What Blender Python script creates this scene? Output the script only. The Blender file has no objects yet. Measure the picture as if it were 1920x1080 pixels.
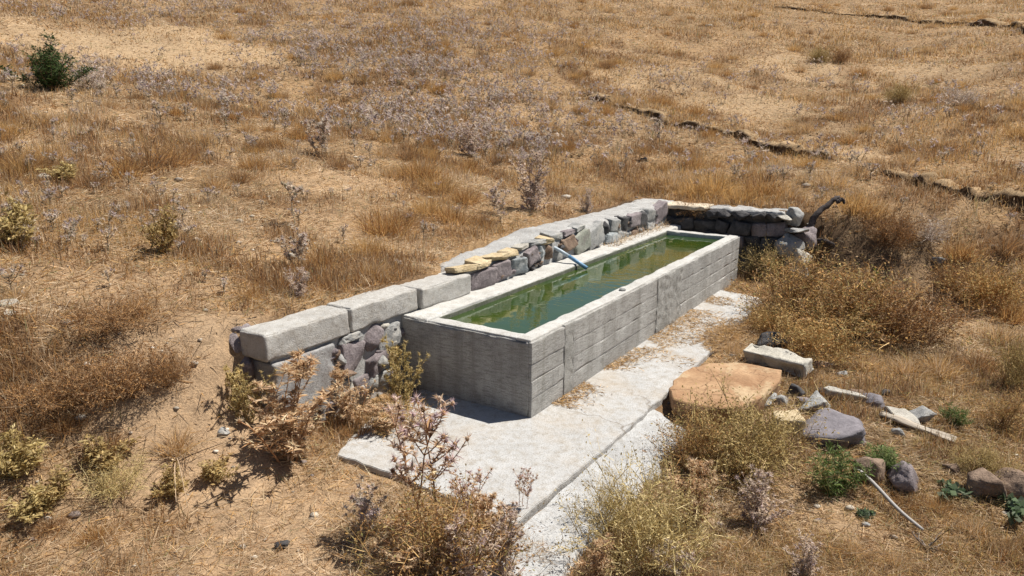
import bpy, bmesh, math, random
import numpy as np
from mathutils import Vector

# ------------------------------------------------------------------ camera, sky, sun, exposure
scene = bpy.context.scene
C = scene.collection
FOC, PITCH, CAMZ = 1320.0, 0.2415, 2.905          # focal length in px of a 1920 px frame, tilt down, height above slab
cam_data = bpy.data.cameras.new('camera')
cam_data.sensor_width = 36.0
cam_data.lens = FOC / 1920.0 * 36.0
cam_data.clip_start = 0.05
cam_data.clip_end = 3000.0
cam = bpy.data.objects.new('camera', cam_data)
C.objects.link(cam)
cam.location = (0, 0, CAMZ)
cam.rotation_euler = (math.pi / 2 - PITCH, 0, 0)
scene.camera = cam

SUN = Vector((0.43, 0.13, 0.80)).normalized()      # direction towards the sun
elev = math.asin(SUN.z)
azim = math.atan2(SUN.x, SUN.y)                    # clockwise from +Y
world = bpy.data.worlds.new('World')
scene.world = world
world.use_nodes = True
wn = world.node_tree
bg = wn.nodes.get('Background') or wn.nodes.new('ShaderNodeBackground')
sky = wn.nodes.new('ShaderNodeTexSky')
sky.sky_type = 'NISHITA'
sky.sun_disc = False
sky.sun_elevation = elev
sky.sun_rotation = azim
sky.altitude = 1200
wn.links.new(sky.outputs[0], bg.inputs[0])
bg.inputs[1].default_value = 0.05
sun_data = bpy.data.lights.new('sun', 'SUN')
sun_data.energy = 5.0
sun_data.angle = math.radians(0.55)
sun_data.color = (1.0, 0.95, 0.87)
sun = bpy.data.objects.new('sun', sun_data)
C.objects.link(sun)
sun.rotation_euler = SUN.to_track_quat('Z', 'Y').to_euler()
sun.location = (20, 6, 40)
scene.view_settings.view_transform = 'Standard'
scene.view_settings.look = 'None'
scene.view_settings.exposure = 0.58
scene.view_settings.gamma = 1.0
scene.view_settings.use_curve_mapping = False

# ------------------------------------------------------------------ frame of the trough (u along it, v uphill)
YAW = 0.572
O = np.array([0.187, 6.43])
DU = np.array([math.sin(YAW), math.cos(YAW)])
DV = np.array([-math.cos(YAW), math.sin(YAW)])
ROTZ = math.pi / 2 - YAW


def to_uv(x, y):
    dx, dy = x - O[0], y - O[1]
    return dx * DU[0] + dy * DU[1], dx * DV[0] + dy * DV[1]


def to_xy(u, v):
    return O[0] + u * DU[0] + v * DV[0], O[1] + u * DU[1] + v * DV[1]


# ------------------------------------------------------------------ noise
def _h(ix, iy, iz, s):
    n = (ix.astype(np.int64) * 374761393 + iy.astype(np.int64) * 668265263 + iz.astype(np.int64) * 2147483647 + s * 1274126177) & 0xFFFFFFFF
    n = ((n ^ (n >> 13)) * 1274126177) & 0xFFFFFFFF
    n = n ^ (n >> 16)
    return (n & 0xFFFFFF) / float(0xFFFFFF)


def noise2(x, y, s=0):
    x = np.asarray(x, float); y = np.asarray(y, float)
    ix, iy = np.floor(x), np.floor(y)
    fx, fy = x - ix, y - iy
    fx = fx * fx * (3 - 2 * fx); fy = fy * fy * (3 - 2 * fy)
    z = np.zeros_like(ix)
    a = _h(ix, iy, z, s); b = _h(ix + 1, iy, z, s); c = _h(ix, iy + 1, z, s); d = _h(ix + 1, iy + 1, z, s)
    return (a + (b - a) * fx) * (1 - fy) + (c + (d - c) * fx) * fy


def fbm2(x, y, s=0, o=3):
    t = 0; a = 1.0; n = 0
    for k in range(o):
        t = t + a * noise2(x * 2 ** k + 17.3 * k, y * 2 ** k - 9.1 * k, s + k); n += a; a *= .5
    return t / n


def noise3(p, s=0):
    p = np.asarray(p, float)
    i = np.floor(p); f = p - i; f = f * f * (3 - 2 * f)
    r = 0
    for dx in (0, 1):
        for dy in (0, 1):
            for dz in (0, 1):
                w = (f[:, 0] if dx else 1 - f[:, 0]) * (f[:, 1] if dy else 1 - f[:, 1]) * (f[:, 2] if dz else 1 - f[:, 2])
                r = r + w * _h(i[:, 0] + dx, i[:, 1] + dy, i[:, 2] + dz, s)
    return r


def sstep(a, b, x):
    t = np.clip((x - a) / (b - a), 0, 1)
    return t * t * (3 - 2 * t)


def softplus(x, k=0.6):
    return np.where(x / k > 30, x, k * np.log1p(np.exp(np.clip(x / k, -60, 30))))


# ------------------------------------------------------------------ terrain
EDGE_UV = [(-14, 5.2), (-6.5, 3.9), (-3.6, 3.1), (-2.35, 2.35), (-1.80, 1.90), (1.0, 1.84), (1.5, 2.22), (2.3, 2.38), (8.15, 2.40), (8.22, -0.55), (8.6, -1.6), (9.6, -3.4), (12, -7.5), (22, -22)]
EDGE_W = [3.2, 3.0, 2.4, 1.5, 0.30, 0.08, 0.08, 0.08, 0.08, 0.12, 1.6, 3.2, 4.0, 5.0]
EDGE = [to_xy(*p) for p in EDGE_UV]


def edge_dist(x, y):
    best = np.full(np.shape(x), 1e9); sgn = np.ones(np.shape(x)); w = np.ones(np.shape(x))
    for i in range(len(EDGE) - 1):
        (ax, ay), (bx, by) = EDGE[i], EDGE[i + 1]
        ex, ey = bx - ax, by - ay
        t = np.clip(((x - ax) * ex + (y - ay) * ey) / (ex * ex + ey * ey), 0, 1)
        d = np.hypot(x - ax - t * ex, y - ay - t * ey)
        cr = ex * (y - ay) - ey * (x - ax)
        m = d < best - 1e-9
        best = np.where(m, d, best); sgn = np.where(m, np.where(cr >= 0, 1, -1), sgn)
        w = np.where(m, EDGE_W[i] + (EDGE_W[i + 1] - EDGE_W[i]) * t, w)
    return best * sgn, w


def sat(d, a=140.0, b=60.0):
    return np.where(d < a, d, a + b * (1 - np.exp(-np.maximum(d - a, 0) / b)))


BANKS = []                                          # filled in below: eroded banks (polyline, height, run-out)


def terrain0(x, y):
    x = np.asarray(x, float); y = np.asarray(y, float)
    u, v = to_uv(x, y)
    zu = 0.99 + 0.20 * sat(softplus(v - 2.05)) + 0.172 * sat(softplus(u - 8.5))
    far = sstep(9, 22, np.hypot(x, y))
    zu = zu + (fbm2(x / 7.0, y / 7.0, 3) - 0.5) * (0.10 + 0.7 * far)
    zl = -0.055 - 0.34 * np.clip(-v - .80, 0, .56) * (1 - .72 * sstep(.5, 1.5, u)) - 0.07 * sat(softplus(-v - 1.5, 0.25), 25, 20) + 0.10 * softplus(v - 1.05, .15) * sstep(0.3, -.3, u)
    zl = zl + 0.05 * softplus(u - 6.6, .3)
    zl = zl + 0.42 * np.exp(-((u + 2.05) / .55) ** 2 - ((v - 2.0) / .55) ** 2)
    d, w = edge_dist(x, y)
    t = sstep(-0.5, 0.5, d / w + np.where(w > .5, 0.22, 0.0))
    z = zl + (zu - zl) * t
    ins = (u > -1.75) & (u < 7.9) & (v > -1.0) & (v < 1.85)     # keep soil under slab and wall
    rough = np.where(ins, 0.15, 1.0)
    z = z + rough * ((fbm2(x / 0.9, y / 0.9, 11) - .5) * 0.10 + (fbm2(x / .22, y / .22, 21, 2) - .5) * 0.045)
    return z


def bank_add(x, y):
    z = np.zeros(np.shape(x))
    for pts, hgt, run in BANKS:
        best = np.full(np.shape(x), 1e9); sg = np.ones(np.shape(x)); tt = np.zeros(np.shape(x))
        n = len(pts) - 1
        for i in range(n):
            (ax, ay), (bx, by) = pts[i], pts[i + 1]
            ex, ey = bx - ax, by - ay
            t = np.clip(((x - ax) * ex + (y - ay) * ey) / (ex * ex + ey * ey), 0, 1)
            d = np.hypot(x - ax - t * ex, y - ay - t * ey); cr = ex * (y - ay) - ey * (x - ax)
            m = d < best
            best = np.where(m, d, best); sg = np.where(m, np.where(cr >= 0, 1, -1), sg); tt = np.where(m, (i + t) / n, tt)
        amp = hgt * sstep(0, .08, tt) * sstep(1.0, .94, tt) * (0.35 + 0.9 * noise2(tt * 17 + 3, tt * 0, 5))
        d = best * sg
        z = z + amp * np.where(d > 0, sstep(0.02, .5, d) * np.exp(-np.maximum(d - .3, 0) / run), 0.0)
    return z


def terrain(x, y):
    return terrain0(x, y) + bank_add(np.asarray(x, float), np.asarray(y, float))


def ray(px, py):
    a = (px - 960) / FOC; b = -(py - 540) / FOC
    return np.array([a, math.cos(PITCH) + b * math.sin(PITCH), -math.sin(PITCH) + b * math.cos(PITCH)])


_TS = np.concatenate([np.arange(2.5, 20, .12), np.arange(20, 60, .4), np.arange(60, 200, 1.2)])


def ground_at(px, py, fn=None):
    """point of the ground seen in this direction of the photograph -> world x, y, z and distance"""
    d = ray(px, py); fn = fn or terrain
    P = d[None] * _TS[:, None]
    z = fn(P[:, 0], P[:, 1])
    below = P[:, 2] + CAMZ <= z
    k = int(np.argmax(below))
    if not below[k]:
        k = len(_TS) - 1
    t0, t1 = _TS[max(k - 1, 0)], _TS[k]
    for _ in range(2):
        ts = np.linspace(t0, t1, 14); Q = d[None] * ts[:, None]
        bl = Q[:, 2] + CAMZ <= fn(Q[:, 0], Q[:, 1]); j = int(np.argmax(bl)) if bl.any() else 13
        t0, t1 = ts[max(j - 1, 0)], ts[j]
    q = d * t1
    return q[0], q[1], float(fn(np.array([q[0]]), np.array([q[1]]))[0]), t1


_b1 = [(1085, 184), (1120, 188), (1185, 208), (1245, 230), (1300, 241), (1385, 258), (1420, 276), (1490, 293), (1565, 303)]
_b2 = [(1640, 322), (1690, 338), (1735, 352), (1800, 366), (1850, 380), (1895, 388), (1960, 420)]
_b3 = [(1430, 12), (1520, 22), (1600, 30), (1680, 36), (1760, 46), (1860, 50), (1925, 62), (1990, 75)]
_bl = []
for b_, h_, r_ in ((_b1, .20, 1.0), (_b2, .17, .8), (_b3, .32, 1.6)):
    _bl.append(([ground_at(a, b, terrain0)[:2] for a, b in b_], h_, r_))
BANKS.extend(_bl)

slow_terrain = terrain
# path of bare earth, pale bare patches: list of (world x, y, radius, strength)
BARE = []
for px, py, r, s in [(420, 640, .7, .9), (385, 700, .7, 1), (350, 760, .8, .95), (420, 900, .6, 1), (470, 960, .6, .9), (560, 985, .5, .9), (640, 930, .4, .8),
                     (560, 1060, .5, .8), (300, 1000, .4, .5), (350, 590, .8, .6), (1560, 960, .5, .7), (1620, 1000, .35, .6), (1800, 600, .8, .5), (1720, 520, .8, .5),
                     (250, 545, .9, .6), (150, 500, .9, .5), (480, 470, .7, .5), (640, 430, .7, .55), (700, 360, .9, .5), (460, 640, .6, .7), (200, 985, .6, .55), (430, 1040, .7, .8), (80, 520, .8, .5), (330, 560, .7, .6), (1250, 150, 3.0, .45), (1400, 190, 2.5, .45), (1750, 130, 3.5, .4),
                     (1640, 430, .9, .6), (640, 340, 1.2, .55), (600, 400, .8, .5), (250, 85, 4.5, .62), (120, 70, 4.5, .5), (380, 100, 3.0, .6), (1500, 120, 3.5, .45), (1060, 225, 2.5, .35), (1560, 250, 1.5, .4), (1600, 285, 1.2, .5)]:
    g = ground_at(px, py); BARE.append((g[0], g[1], r, s))


def bare(x, y):
    b = np.zeros(np.shape(x))
    wx = (fbm2(x / .8, y / .8, 41) - .5) * .9
    for bx, by, r, s in BARE:
        b = np.maximum(b, s * sstep(1.35, .35, np.hypot(x - bx, y - by) / r + wx))
    return b


def mats(x, y):
    """patches where low dead scrub mats the ground"""
    r = np.hypot(x, y)
    return sstep(.50, .62, fbm2(x / (.55 + r * .02), y / (.38 + r * .015), 121, 3)) * sstep(60, 25, r)


# ------------------------------------------------------------------ mesh helpers
def mesh_from(name, V, F, col=None, smooth=False):
    V = np.asarray(V, np.float32); F = np.asarray(F, np.int32)
    k = F.shape[1]
    me = bpy.data.meshes.new(name)
    me.vertices.add(len(V)); me.vertices.foreach_set('co', V.ravel())
    me.loops.add(F.size); me.loops.foreach_set('vertex_index', F.ravel())
    me.polygons.add(len(F)); me.polygons.foreach_set('loop_start', np.arange(0, F.size, k, dtype=np.int32))
    me.update(calc_edges=True)
    if smooth:
        me.polygons.foreach_set('use_smooth', np.ones(len(F), bool))
    if col is not None:
        a = me.color_attributes.new('Col', 'FLOAT_COLOR', 'POINT')
        c = np.ones((len(V), 4), np.float32); c[:, :3] = col
        a.data.foreach_set('color', c.ravel())
    return me


def link(name, me, mat, parent=None, loc=None, rotz=0.0):
    o = bpy.data.objects.new(name, me)
    C.objects.link(o)
    if mat and not me.materials:
        me.materials.append(mat)
    if parent:
        o.parent = parent
    if loc is not None:
        o.location = loc
    o.rotation_euler[2] = rotz
    return o


def tag(o, label, cat, group=None, kind=None):
    if label: o['label'] = label
    if cat: o['category'] = cat
    if group: o['group'] = group
    if kind: o['kind'] = kind
    return o


def empty(name, loc, rotz=0.0):
    o = bpy.data.objects.new(name, None)
    o.empty_display_size = .2
    C.objects.link(o); o.location = loc; o.rotation_euler[2] = rotz
    return o


class Acc:
    def __init__(s): s.V = []; s.F = []; s.K = []; s.n = 0

    def add(s, V, F, col):
        V = np.asarray(V, float); F = np.asarray(F, int)
        col = np.broadcast_to(np.asarray(col, float), (len(V), 3))
        s.V.append(V); s.F.append(F + s.n); s.K.append(col); s.n += len(V)

    def mesh(s, name, smooth=False):
        return mesh_from(name, np.concatenate(s.V), np.concatenate(s.F), np.concatenate(s.K), smooth)


def unit(a):
    return a / np.maximum(np.linalg.norm(a, axis=-1, keepdims=True), 1e-9)


def side_of(d, rng):
    r = rng.normal(size=d.shape)
    return unit(np.cross(d, r))


def blades(acc, base, dirn, length, width, col, rng, droop=0.0, seg=1, leaf=False):
    """N flat tapered blades; seg=2 gives a bent blade; leaf = widest in the middle"""
    N = len(base)
    if N == 0: return
    length = np.broadcast_to(length, (N,)); width = np.broadcast_to(width, (N,))
    col = np.broadcast_to(np.asarray(col, float), (N, 3))
    s = side_of(dirn, rng) * (width / 2)[:, None]
    L = length[:, None]
    if seg == 1 and not leaf:
        V = np.stack([base - s, base + s, base + dirn * L], 1).reshape(-1, 3)
        F = np.arange(3 * N).reshape(N, 3)
        acc.add(V, F, np.repeat(col, 3, 0)); return
    mid = base + dirn * L * .5
    d2 = unit(dirn + np.array([0, 0, -1.0]) * np.broadcast_to(droop, (N,))[:, None])
    tip = mid + d2 * L * .5
    if leaf:
        V = np.stack([base, mid - s, mid + s, tip], 1).reshape(-1, 3)
        b = np.arange(N)[:, None] * 4
        F = np.concatenate([b + [0, 2, 1], b + [1, 2, 3]])
        acc.add(V, F, np.repeat(col, 4, 0)); return
    V = np.stack([base - s, base + s, mid - s * .75, mid + s * .75, tip], 1).reshape(-1, 3)
    b = np.arange(N)[:, None] * 5
    F = np.concatenate([b + [0, 1, 3], b + [0, 3, 2], b + [2, 3, 4]])
    acc.add(V, F, np.repeat(col, 5, 0))


def tube(acc, pts, r0, r1, col, sides=4):
    pts = np.asarray(pts, float); n = len(pts)
    t = unit(np.gradient(pts, axis=0))
    ref = np.array([0.31, 0.87, 0.38])
    a = unit(np.cross(t, ref)); b = np.cross(t, a)
    rad = np.linspace(r0, r1, n)
    ang = np.arange(sides) * 2 * math.pi / sides
    V = pts[:, None] + rad[:, None, None] * (np.cos(ang)[None, :, None] * a[:, None] + np.sin(ang)[None, :, None] * b[:, None])
    V = V.reshape(-1, 3); F = []
    for i in range(n - 1):
        for j in range(sides):
            p, q = i * sides + j, i * sides + (j + 1) % sides
            F += [(p, q, q + sides), (p, q + sides, p + sides)]
    for j in range(1, sides - 1):
        F.append((0, j + 1, j)); e = (n - 1) * sides; F.append((e, e + j, e + j + 1))
    acc.add(V, F, col)


def pick(cols, n, rng, jit=.18):
    cols = np.asarray(cols, float)
    c = cols[rng.integers(0, len(cols), n)]
    return np.clip(c * (1 + rng.normal(0, jit, (n, 1))), 0.01, .9)


# ------------------------------------------------------------------ materials
def new_mat(name):
    m = bpy.data.materials.new(name); m.use_nodes = True
    nt = m.node_tree
    return m, nt, nt.nodes['Principled BSDF']


def nd(nt, typ, **kw):
    n = nt.nodes.new(typ)
    for k, v in kw.items():
        if k in n.inputs: n.inputs[k].default_value = v
        else: setattr(n, k, v)
    return n


def ramp(nt, fac, stops):
    r = nt.nodes.new('ShaderNodeValToRGB')
    el = r.color_ramp.elements
    while len(el) < len(stops): el.new(0.5)
    for e, (p, c) in zip(el, stops):
        e.position = p; e.color = (*c, 1) if len(c) == 3 else c
    nt.links.new(fac, r.inputs[0])
    return r.outputs[0]


def mixc(nt, fac, a, b, blend='MIX'):
    m = nt.nodes.new('ShaderNodeMix'); m.data_type = 'RGBA'; m.blend_type = blend
    for sock, val in ((m.inputs[0], fac), (m.inputs[6], a), (m.inputs[7], b)):
        if hasattr(val, 'is_linked'): nt.links.new(val, sock)
        else: sock.default_value = val if not isinstance(val, tuple) else ((*val, 1) if len(val) == 3 else val)
    return m.outputs[2]


def plant_mat(name, trans=.3):
    m, nt, p = new_mat(name)
    at = nd(nt, 'ShaderNodeAttribute', attribute_name='Col')
    p.inputs['Roughness'].default_value = .75
    p.inputs['Specular IOR Level'].default_value = .15
    nt.links.new(at.outputs['Color'], p.inputs['Base Color'])
    tr = nd(nt, 'ShaderNodeBsdfTranslucent'); nt.links.new(at.outputs['Color'], tr.inputs[0])
    mx = nd(nt, 'ShaderNodeMixShader'); mx.inputs[0].default_value = trans
    nt.links.new(p.outputs[0], mx.inputs[1]); nt.links.new(tr.outputs[0], mx.inputs[2])
    nt.links.new(mx.outputs[0], nt.nodes['Material Output'].inputs[0])
    return m


M_PLANT = plant_mat('plant', .40)
M_STEM = plant_mat('stem', 0.0)


def ground_mat():
    m, nt, p = new_mat('dry_earth')
    at = nd(nt, 'ShaderNodeAttribute', attribute_name='Col')
    tc = nd(nt, 'ShaderNodeTexCoord')
    n1 = nd(nt, 'ShaderNodeTexNoise', Scale=9.0, Detail=8.0, Roughness=.7); nt.links.new(tc.outputs['Object'], n1.inputs['Vector'])
    n2 = nd(nt, 'ShaderNodeTexNoise', Scale=55.0, Detail=5.0, Roughness=.75); nt.links.new(tc.outputs['Object'], n2.inputs['Vector'])
    c1 = ramp(nt, n1.outputs[0], [(.3, (.62, .60, .58)), (.5, (1, 1, 1)), (.72, (1.25, 1.22, 1.15))])
    c2 = ramp(nt, n2.outputs[0], [(.28, (.45, .42, .40)), (.5, (1, 1, 1)), (.75, (1.35, 1.32, 1.25))])
    a = mixc(nt, 1.0, at.outputs['Color'], c1, 'MULTIPLY')
    b = mixc(nt, 1.0, a, c2, 'MULTIPLY')
    nt.links.new(b, p.inputs['Base Color'])
    p.inputs['Roughness'].default_value = .95; p.inputs['Specular IOR Level'].default_value = .1
    bp = nd(nt, 'ShaderNodeBump', Strength=.8, Distance=.02); nt.links.new(n2.outputs[0], bp.inputs['Height'])
    nt.links.new(bp.outputs[0], p.inputs['Normal'])
    return m


def concrete_mat(name, light, dark, scale=1.0, bump=.5, pit=.25, stain=(.30, .26, .20), stain_amt=.25, vstreak=False, cracks=False):
    m, nt, p = new_mat(name)
    tc = nd(nt, 'ShaderNodeTexCoord')
    vec = tc.outputs['Object']
    n1 = nd(nt, 'ShaderNodeTexNoise', Scale=2.3 * scale, Detail=8.0, Roughness=.65); nt.links.new(vec, n1.inputs['Vector'])
    n2 = nd(nt, 'ShaderNodeTexNoise', Scale=60.0 * scale, Detail=4.0, Roughness=.7); nt.links.new(vec, n2.inputs['Vector'])
    n3 = nd(nt, 'ShaderNodeTexNoise', Scale=11.0 * scale, Detail=6.0, Roughness=.7)
    if vstreak:
        mp = nd(nt, 'ShaderNodeMapping'); mp.inputs['Scale'].default_value = (.5, .5, 3.5)
        nt.links.new(vec, mp.inputs[0]); nt.links.new(mp.outputs[0], n3.inputs['Vector'])
    else:
        nt.links.new(vec, n3.inputs['Vector'])
    base = ramp(nt, n1.outputs[0], [(.32, dark), (.66, light)])
    st = ramp(nt, n3.outputs[0], [(.46, (0, 0, 0)), (.70, (stain_amt * 2,) * 3)])
    b2 = mixc(nt, st, base, stain)
    gr = ramp(nt, n2.outputs[0], [(.25, (1 - pit * 1.8,) * 3), (.45, (1, 1, 1)), (.8, (1 + pit * .4,) * 3)])
    b3 = mixc(nt, 1.0, b2, gr, 'MULTIPLY')
    if vstreak:                                      # run-off streaks down the face
        m6 = nd(nt, 'ShaderNodeMapping'); m6.inputs['Scale'].default_value = (7, 7, .45); nt.links.new(vec, m6.inputs[0])
        n6 = nd(nt, 'ShaderNodeTexNoise', Scale=1.0, Detail=6.0, Roughness=.65); nt.links.new(m6.outputs[0], n6.inputs['Vector'])
        b3 = mixc(nt, ramp(nt, n6.outputs[0], [(.50, (0, 0, 0)), (.68, (.55,) * 3)]), b3, (.20, .19, .165))
        b3 = mixc(nt, ramp(nt, n6.outputs[0], [(.30, (.5,) * 3), (.42, (0, 0, 0))]), b3, (.52, .51, .485))
    if cracks:
        dn = nd(nt, 'ShaderNodeTexNoise', Scale=3.0, Detail=6.0); nt.links.new(vec, dn.inputs['Vector'])
        dm = mixc(nt, .3, vec, dn.outputs['Color'])
        vo = nd(nt, 'ShaderNodeTexVoronoi', feature='DISTANCE_TO_EDGE', Scale=.55); nt.links.new(dm, vo.inputs['Vector'])
        nk = nd(nt, 'ShaderNodeTexNoise', Scale=.7, Detail=3.0); nt.links.new(vec, nk.inputs['Vector'])
        b3 = mixc(nt, mixc(nt, 1.0, ramp(nt, vo.outputs['Distance'], [(.0, (.8,) * 3), (.005, (0, 0, 0))]), ramp(nt, nk.outputs[0], [(.48, (0, 0, 0)), (.58, (1, 1, 1))]), 'MULTIPLY'), b3, (.16, .13, .10))
        n5 = nd(nt, 'ShaderNodeTexNoise', Scale=1.1, Detail=9.0, Roughness=.72); nt.links.new(vec, n5.inputs['Vector'])
        b3 = mixc(nt, ramp(nt, n5.outputs[0], [(.50, (0, 0, 0)), (.68, (.6,) * 3)]), b3, (.34, .28, .21))
    nt.links.new(b3, p.inputs['Base Color'])
    p.inputs['Roughness'].default_value = .92; p.inputs['Specular IOR Level'].default_value = .2
    ad = nd(nt, 'ShaderNodeMath', operation='ADD'); nt.links.new(n2.outputs[0], ad.inputs[0]); nt.links.new(n3.outputs[0], ad.inputs[1])
    bp = nd(nt, 'ShaderNodeBump', Strength=bump, Distance=.012); nt.links.new(ad.outputs[0], bp.inputs['Height'])
    nt.links.new(bp.outputs[0], p.inputs['Normal'])
    return m


def rock_mat(name, a, b, spot=None, scale=6.0, grain=.6, crack=False):
    m, nt, p = new_mat(name)
    tc = nd(nt, 'ShaderNodeTexCoord'); oi = nd(nt, 'ShaderNodeObjectInfo')
    vm = nd(nt, 'ShaderNodeVectorMath', operation='ADD')
    nt.links.new(tc.outputs['Object'], vm.inputs[0]); nt.links.new(oi.outputs['Random'], vm.inputs[1])
    n1 = nd(nt, 'ShaderNodeTexNoise', Scale=scale, Detail=9.0, Roughness=.68, Distortion=.4); nt.links.new(vm.outputs[0], n1.inputs['Vector'])
    n2 = nd(nt, 'ShaderNodeTexNoise', Scale=scale * 9, Detail=4.0, Roughness=.7); nt.links.new(vm.outputs[0], n2.inputs['Vector'])
    c = ramp(nt, n1.outputs[0], [(.33, a), (.62, b)])
    g = ramp(nt, n2.outputs[0], [(.3, (1 - .5 * grain,) * 3), (.5, (1, 1, 1)), (.72, (1 + .4 * grain,) * 3)])
    if crack:
        vo = nd(nt, 'ShaderNodeTexVoronoi', feature='DISTANCE_TO_EDGE', Scale=2.2); dw = mixc(nt, .25, tc.outputs['Object'], n1.outputs['Color']); nt.links.new(dw, vo.inputs['Vector'])
        g = mixc(nt, 1.0, g, ramp(nt, vo.outputs['Distance'], [(0, (.45, .4, .38)), (.012, (1, 1, 1))]), 'MULTIPLY')
    c = mixc(nt, 1.0, c, g, 'MULTIPLY')
    if spot:
        n3 = nd(nt, 'ShaderNodeTexNoise', Scale=scale * .7, Detail=7.0, Roughness=.7)
        nt.links.new(oi.outputs['Location'], n3.inputs['Vector']) if False else nt.links.new(tc.outputs['Object'], n3.inputs['Vector'])
        k = ramp(nt, n3.outputs[0], [(.54, (0, 0, 0)), (.62, (.8, .8, .8))])
        c = mixc(nt, k, c, spot)
    nt.links.new(c, p.inputs['Base Color'])
    p.inputs['Roughness'].default_value = .88; p.inputs['Specular IOR Level'].default_value = .25
    ad = nd(nt, 'ShaderNodeMath', operation='ADD'); nt.links.new(n1.outputs[0], ad.inputs[0]); nt.links.new(n2.outputs[0], ad.inputs[1])
    bp = nd(nt, 'ShaderNodeBump', Strength=.8, Distance=.03 * grain); nt.links.new(ad.outputs[0], bp.inputs['Height'])
    nt.links.new(bp.outputs[0], p.inputs['Normal'])
    return m


M_GROUND = ground_mat()
M_CONC = concrete_mat('board_marked_concrete', (.45, .44, .415), (.285, .277, .26), 1.3, .8, .45, (.18, .165, .145), .42, True)
M_RIM = concrete_mat('bleached_concrete', (.55, .54, .51), (.42, .41, .385), 1.3, .8, .4, (.33, .30, .255), .32)
M_ROUGH = concrete_mat('pitted_concrete', (.40, .39, .365), (.26, .255, .235), 1.3, 1.0, .5, (.17, .16, .14), .35)
M_SLAB = concrete_mat('slab_concrete', (.465, .46, .45), (.37, .365, .355), 1.0, .7, .36, (.30, .27, .23), .46, False, True)
M_COPING = concrete_mat('cast_coping_concrete', (.50, .485, .455), (.375, .36, .335), 1.6, .9, .42, (.28, .245, .20), .32)
M_MORTAR = concrete_mat('gravelly_mortar', (.46, .455, .44), (.33, .325, .315), 1.5, 1.0, .5, (.28, .24, .20), .25)
M_ALGAE = concrete_mat('wet_stained_concrete', (.16, .16, .13), (.09, .095, .07), 2.0, .5, .3, (.05, .06, .03), .4)
R_PURPLE = rock_mat('purple_rock', (.145, .12, .125), (.29, .25, .25))
R_GREY = rock_mat('grey_rock', (.20, .20, .195), (.36, .355, .34), (.42, .40, .36))
R_BLUE = rock_mat('blue_grey_rock', (.16, .18, .19), (.31, .33, .335), (.5, .5, .48))
R_GREEN = rock_mat('greenish_rock', (.19, .20, .165), (.35, .35, .30), (.20, .17, .16))
R_TAN = rock_mat('tan_slabstone', (.40, .30, .17), (.60, .49, .32))
R_BROWN = rock_mat('brown_rock', (.13, .085, .06), (.28, .20, .145))
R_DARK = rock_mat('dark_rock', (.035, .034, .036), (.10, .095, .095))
R_PALE = rock_mat('pale_rubble', (.33, .305, .265), (.49, .46, .40))
R_ORANGE = rock_mat('orange_sandstone', (.26, .145, .075), (.40, .255, .145), (.46, .35, .215), 2.6, .35, True)
R_VIOLET = rock_mat('violet_basalt', (.12, .11, .12), (.235, .215, .23), None, 4.0, .4)

# ------------------------------------------------------------------ ground sheet
def axis(lo_far, lo, hi, hi_far, step, g, cap):
    def grow(start, end):
        out = []; x = start; s = step
        while x < end:
            s = min(s * (1 + g), cap if x - start < 90 else 40.0)
            if x - start > 90: s = s * 1.15
            x += s; out.append(x)
        return out
    mid = list(np.arange(lo, hi, step))
    return np.array([2 * lo - q for q in grow(lo, 2 * lo - lo_far)][::-1] + mid + [mid[-1] + (q - hi) for q in grow(hi, hi_far)])


gx = axis(-700, -4.6, 7.0, 700, .07, .018, 1.6)
gy = axis(-700, 3.2, 16.5, 700, .07, .0115, .7)
X, Y = np.meshgrid(gx, gy)
Zg = terrain(X, Y)


def terrain(x, y):
    x = np.asarray(x, float); y = np.asarray(y, float)
    i = np.clip(np.searchsorted(gx, x) - 1, 0, len(gx) - 2); j = np.clip(np.searchsorted(gy, y) - 1, 0, len(gy) - 2)
    fx = (x - gx[i]) / (gx[i + 1] - gx[i]); fy = (y - gy[j]) / (gy[j + 1] - gy[j])
    return (Zg[j, i] * (1 - fx) + Zg[j, i + 1] * fx) * (1 - fy) + (Zg[j + 1, i] * (1 - fx) + Zg[j + 1, i + 1] * fx) * fy


dz_y, dz_x = np.gradient(Zg, gy, gx)
slope = np.hypot(dz_x, dz_y)
bmask = bare(X, Y)
tone = fbm2(X / 2.3, Y / 2.3, 51)
earth = np.array([.40, .28, .175]); straw = np.array([.315, .205, .11]); pale = np.array([.46, .34, .215]); shade_soil = np.array([.115, .075, .045])
kk = sstep(.35, .65, tone)[..., None]
colg = straw * (1 - kk) + (straw * .8) * kk
colg = colg * (1 - bmask[..., None]) + np.where((np.hypot(X, Y) > 14)[..., None], pale, earth) * bmask[..., None]
U_, V_ = to_uv(X, Y)
mt_ = (mats(X, Y) * (1 - bmask))[..., None]
colg = colg * (1 - .7 * mt_) + np.array([.15, .09, .05]) * .7 * mt_
dk = sstep(-1.1, -2.0, V_) * sstep(8.2, 5.0, U_) * sstep(.3, 1.6, U_) * sstep(.35, .6, fbm2(X / .9, Y / .9, 77) + .12)
colg = colg * (1 - .55 * dk[..., None]) + np.array([.16, .115, .07]) * .55 * dk[..., None]
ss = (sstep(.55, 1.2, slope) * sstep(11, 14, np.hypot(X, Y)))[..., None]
colg = colg * (1 - ss) + shade_soil * ss  # bare soil on steep far faces, with shade painted into its colour
ny, nx = X.shape
idx = np.arange(nx * ny).reshape(ny, nx)
F = np.stack([idx[:-1, :-1], idx[:-1, 1:], idx[1:, 1:], idx[1:, :-1]], -1).reshape(-1, 4)
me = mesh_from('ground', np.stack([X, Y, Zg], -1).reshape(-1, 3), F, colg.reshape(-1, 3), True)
g = link('ground', me, M_GROUND); g['kind'] = 'structure'
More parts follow.
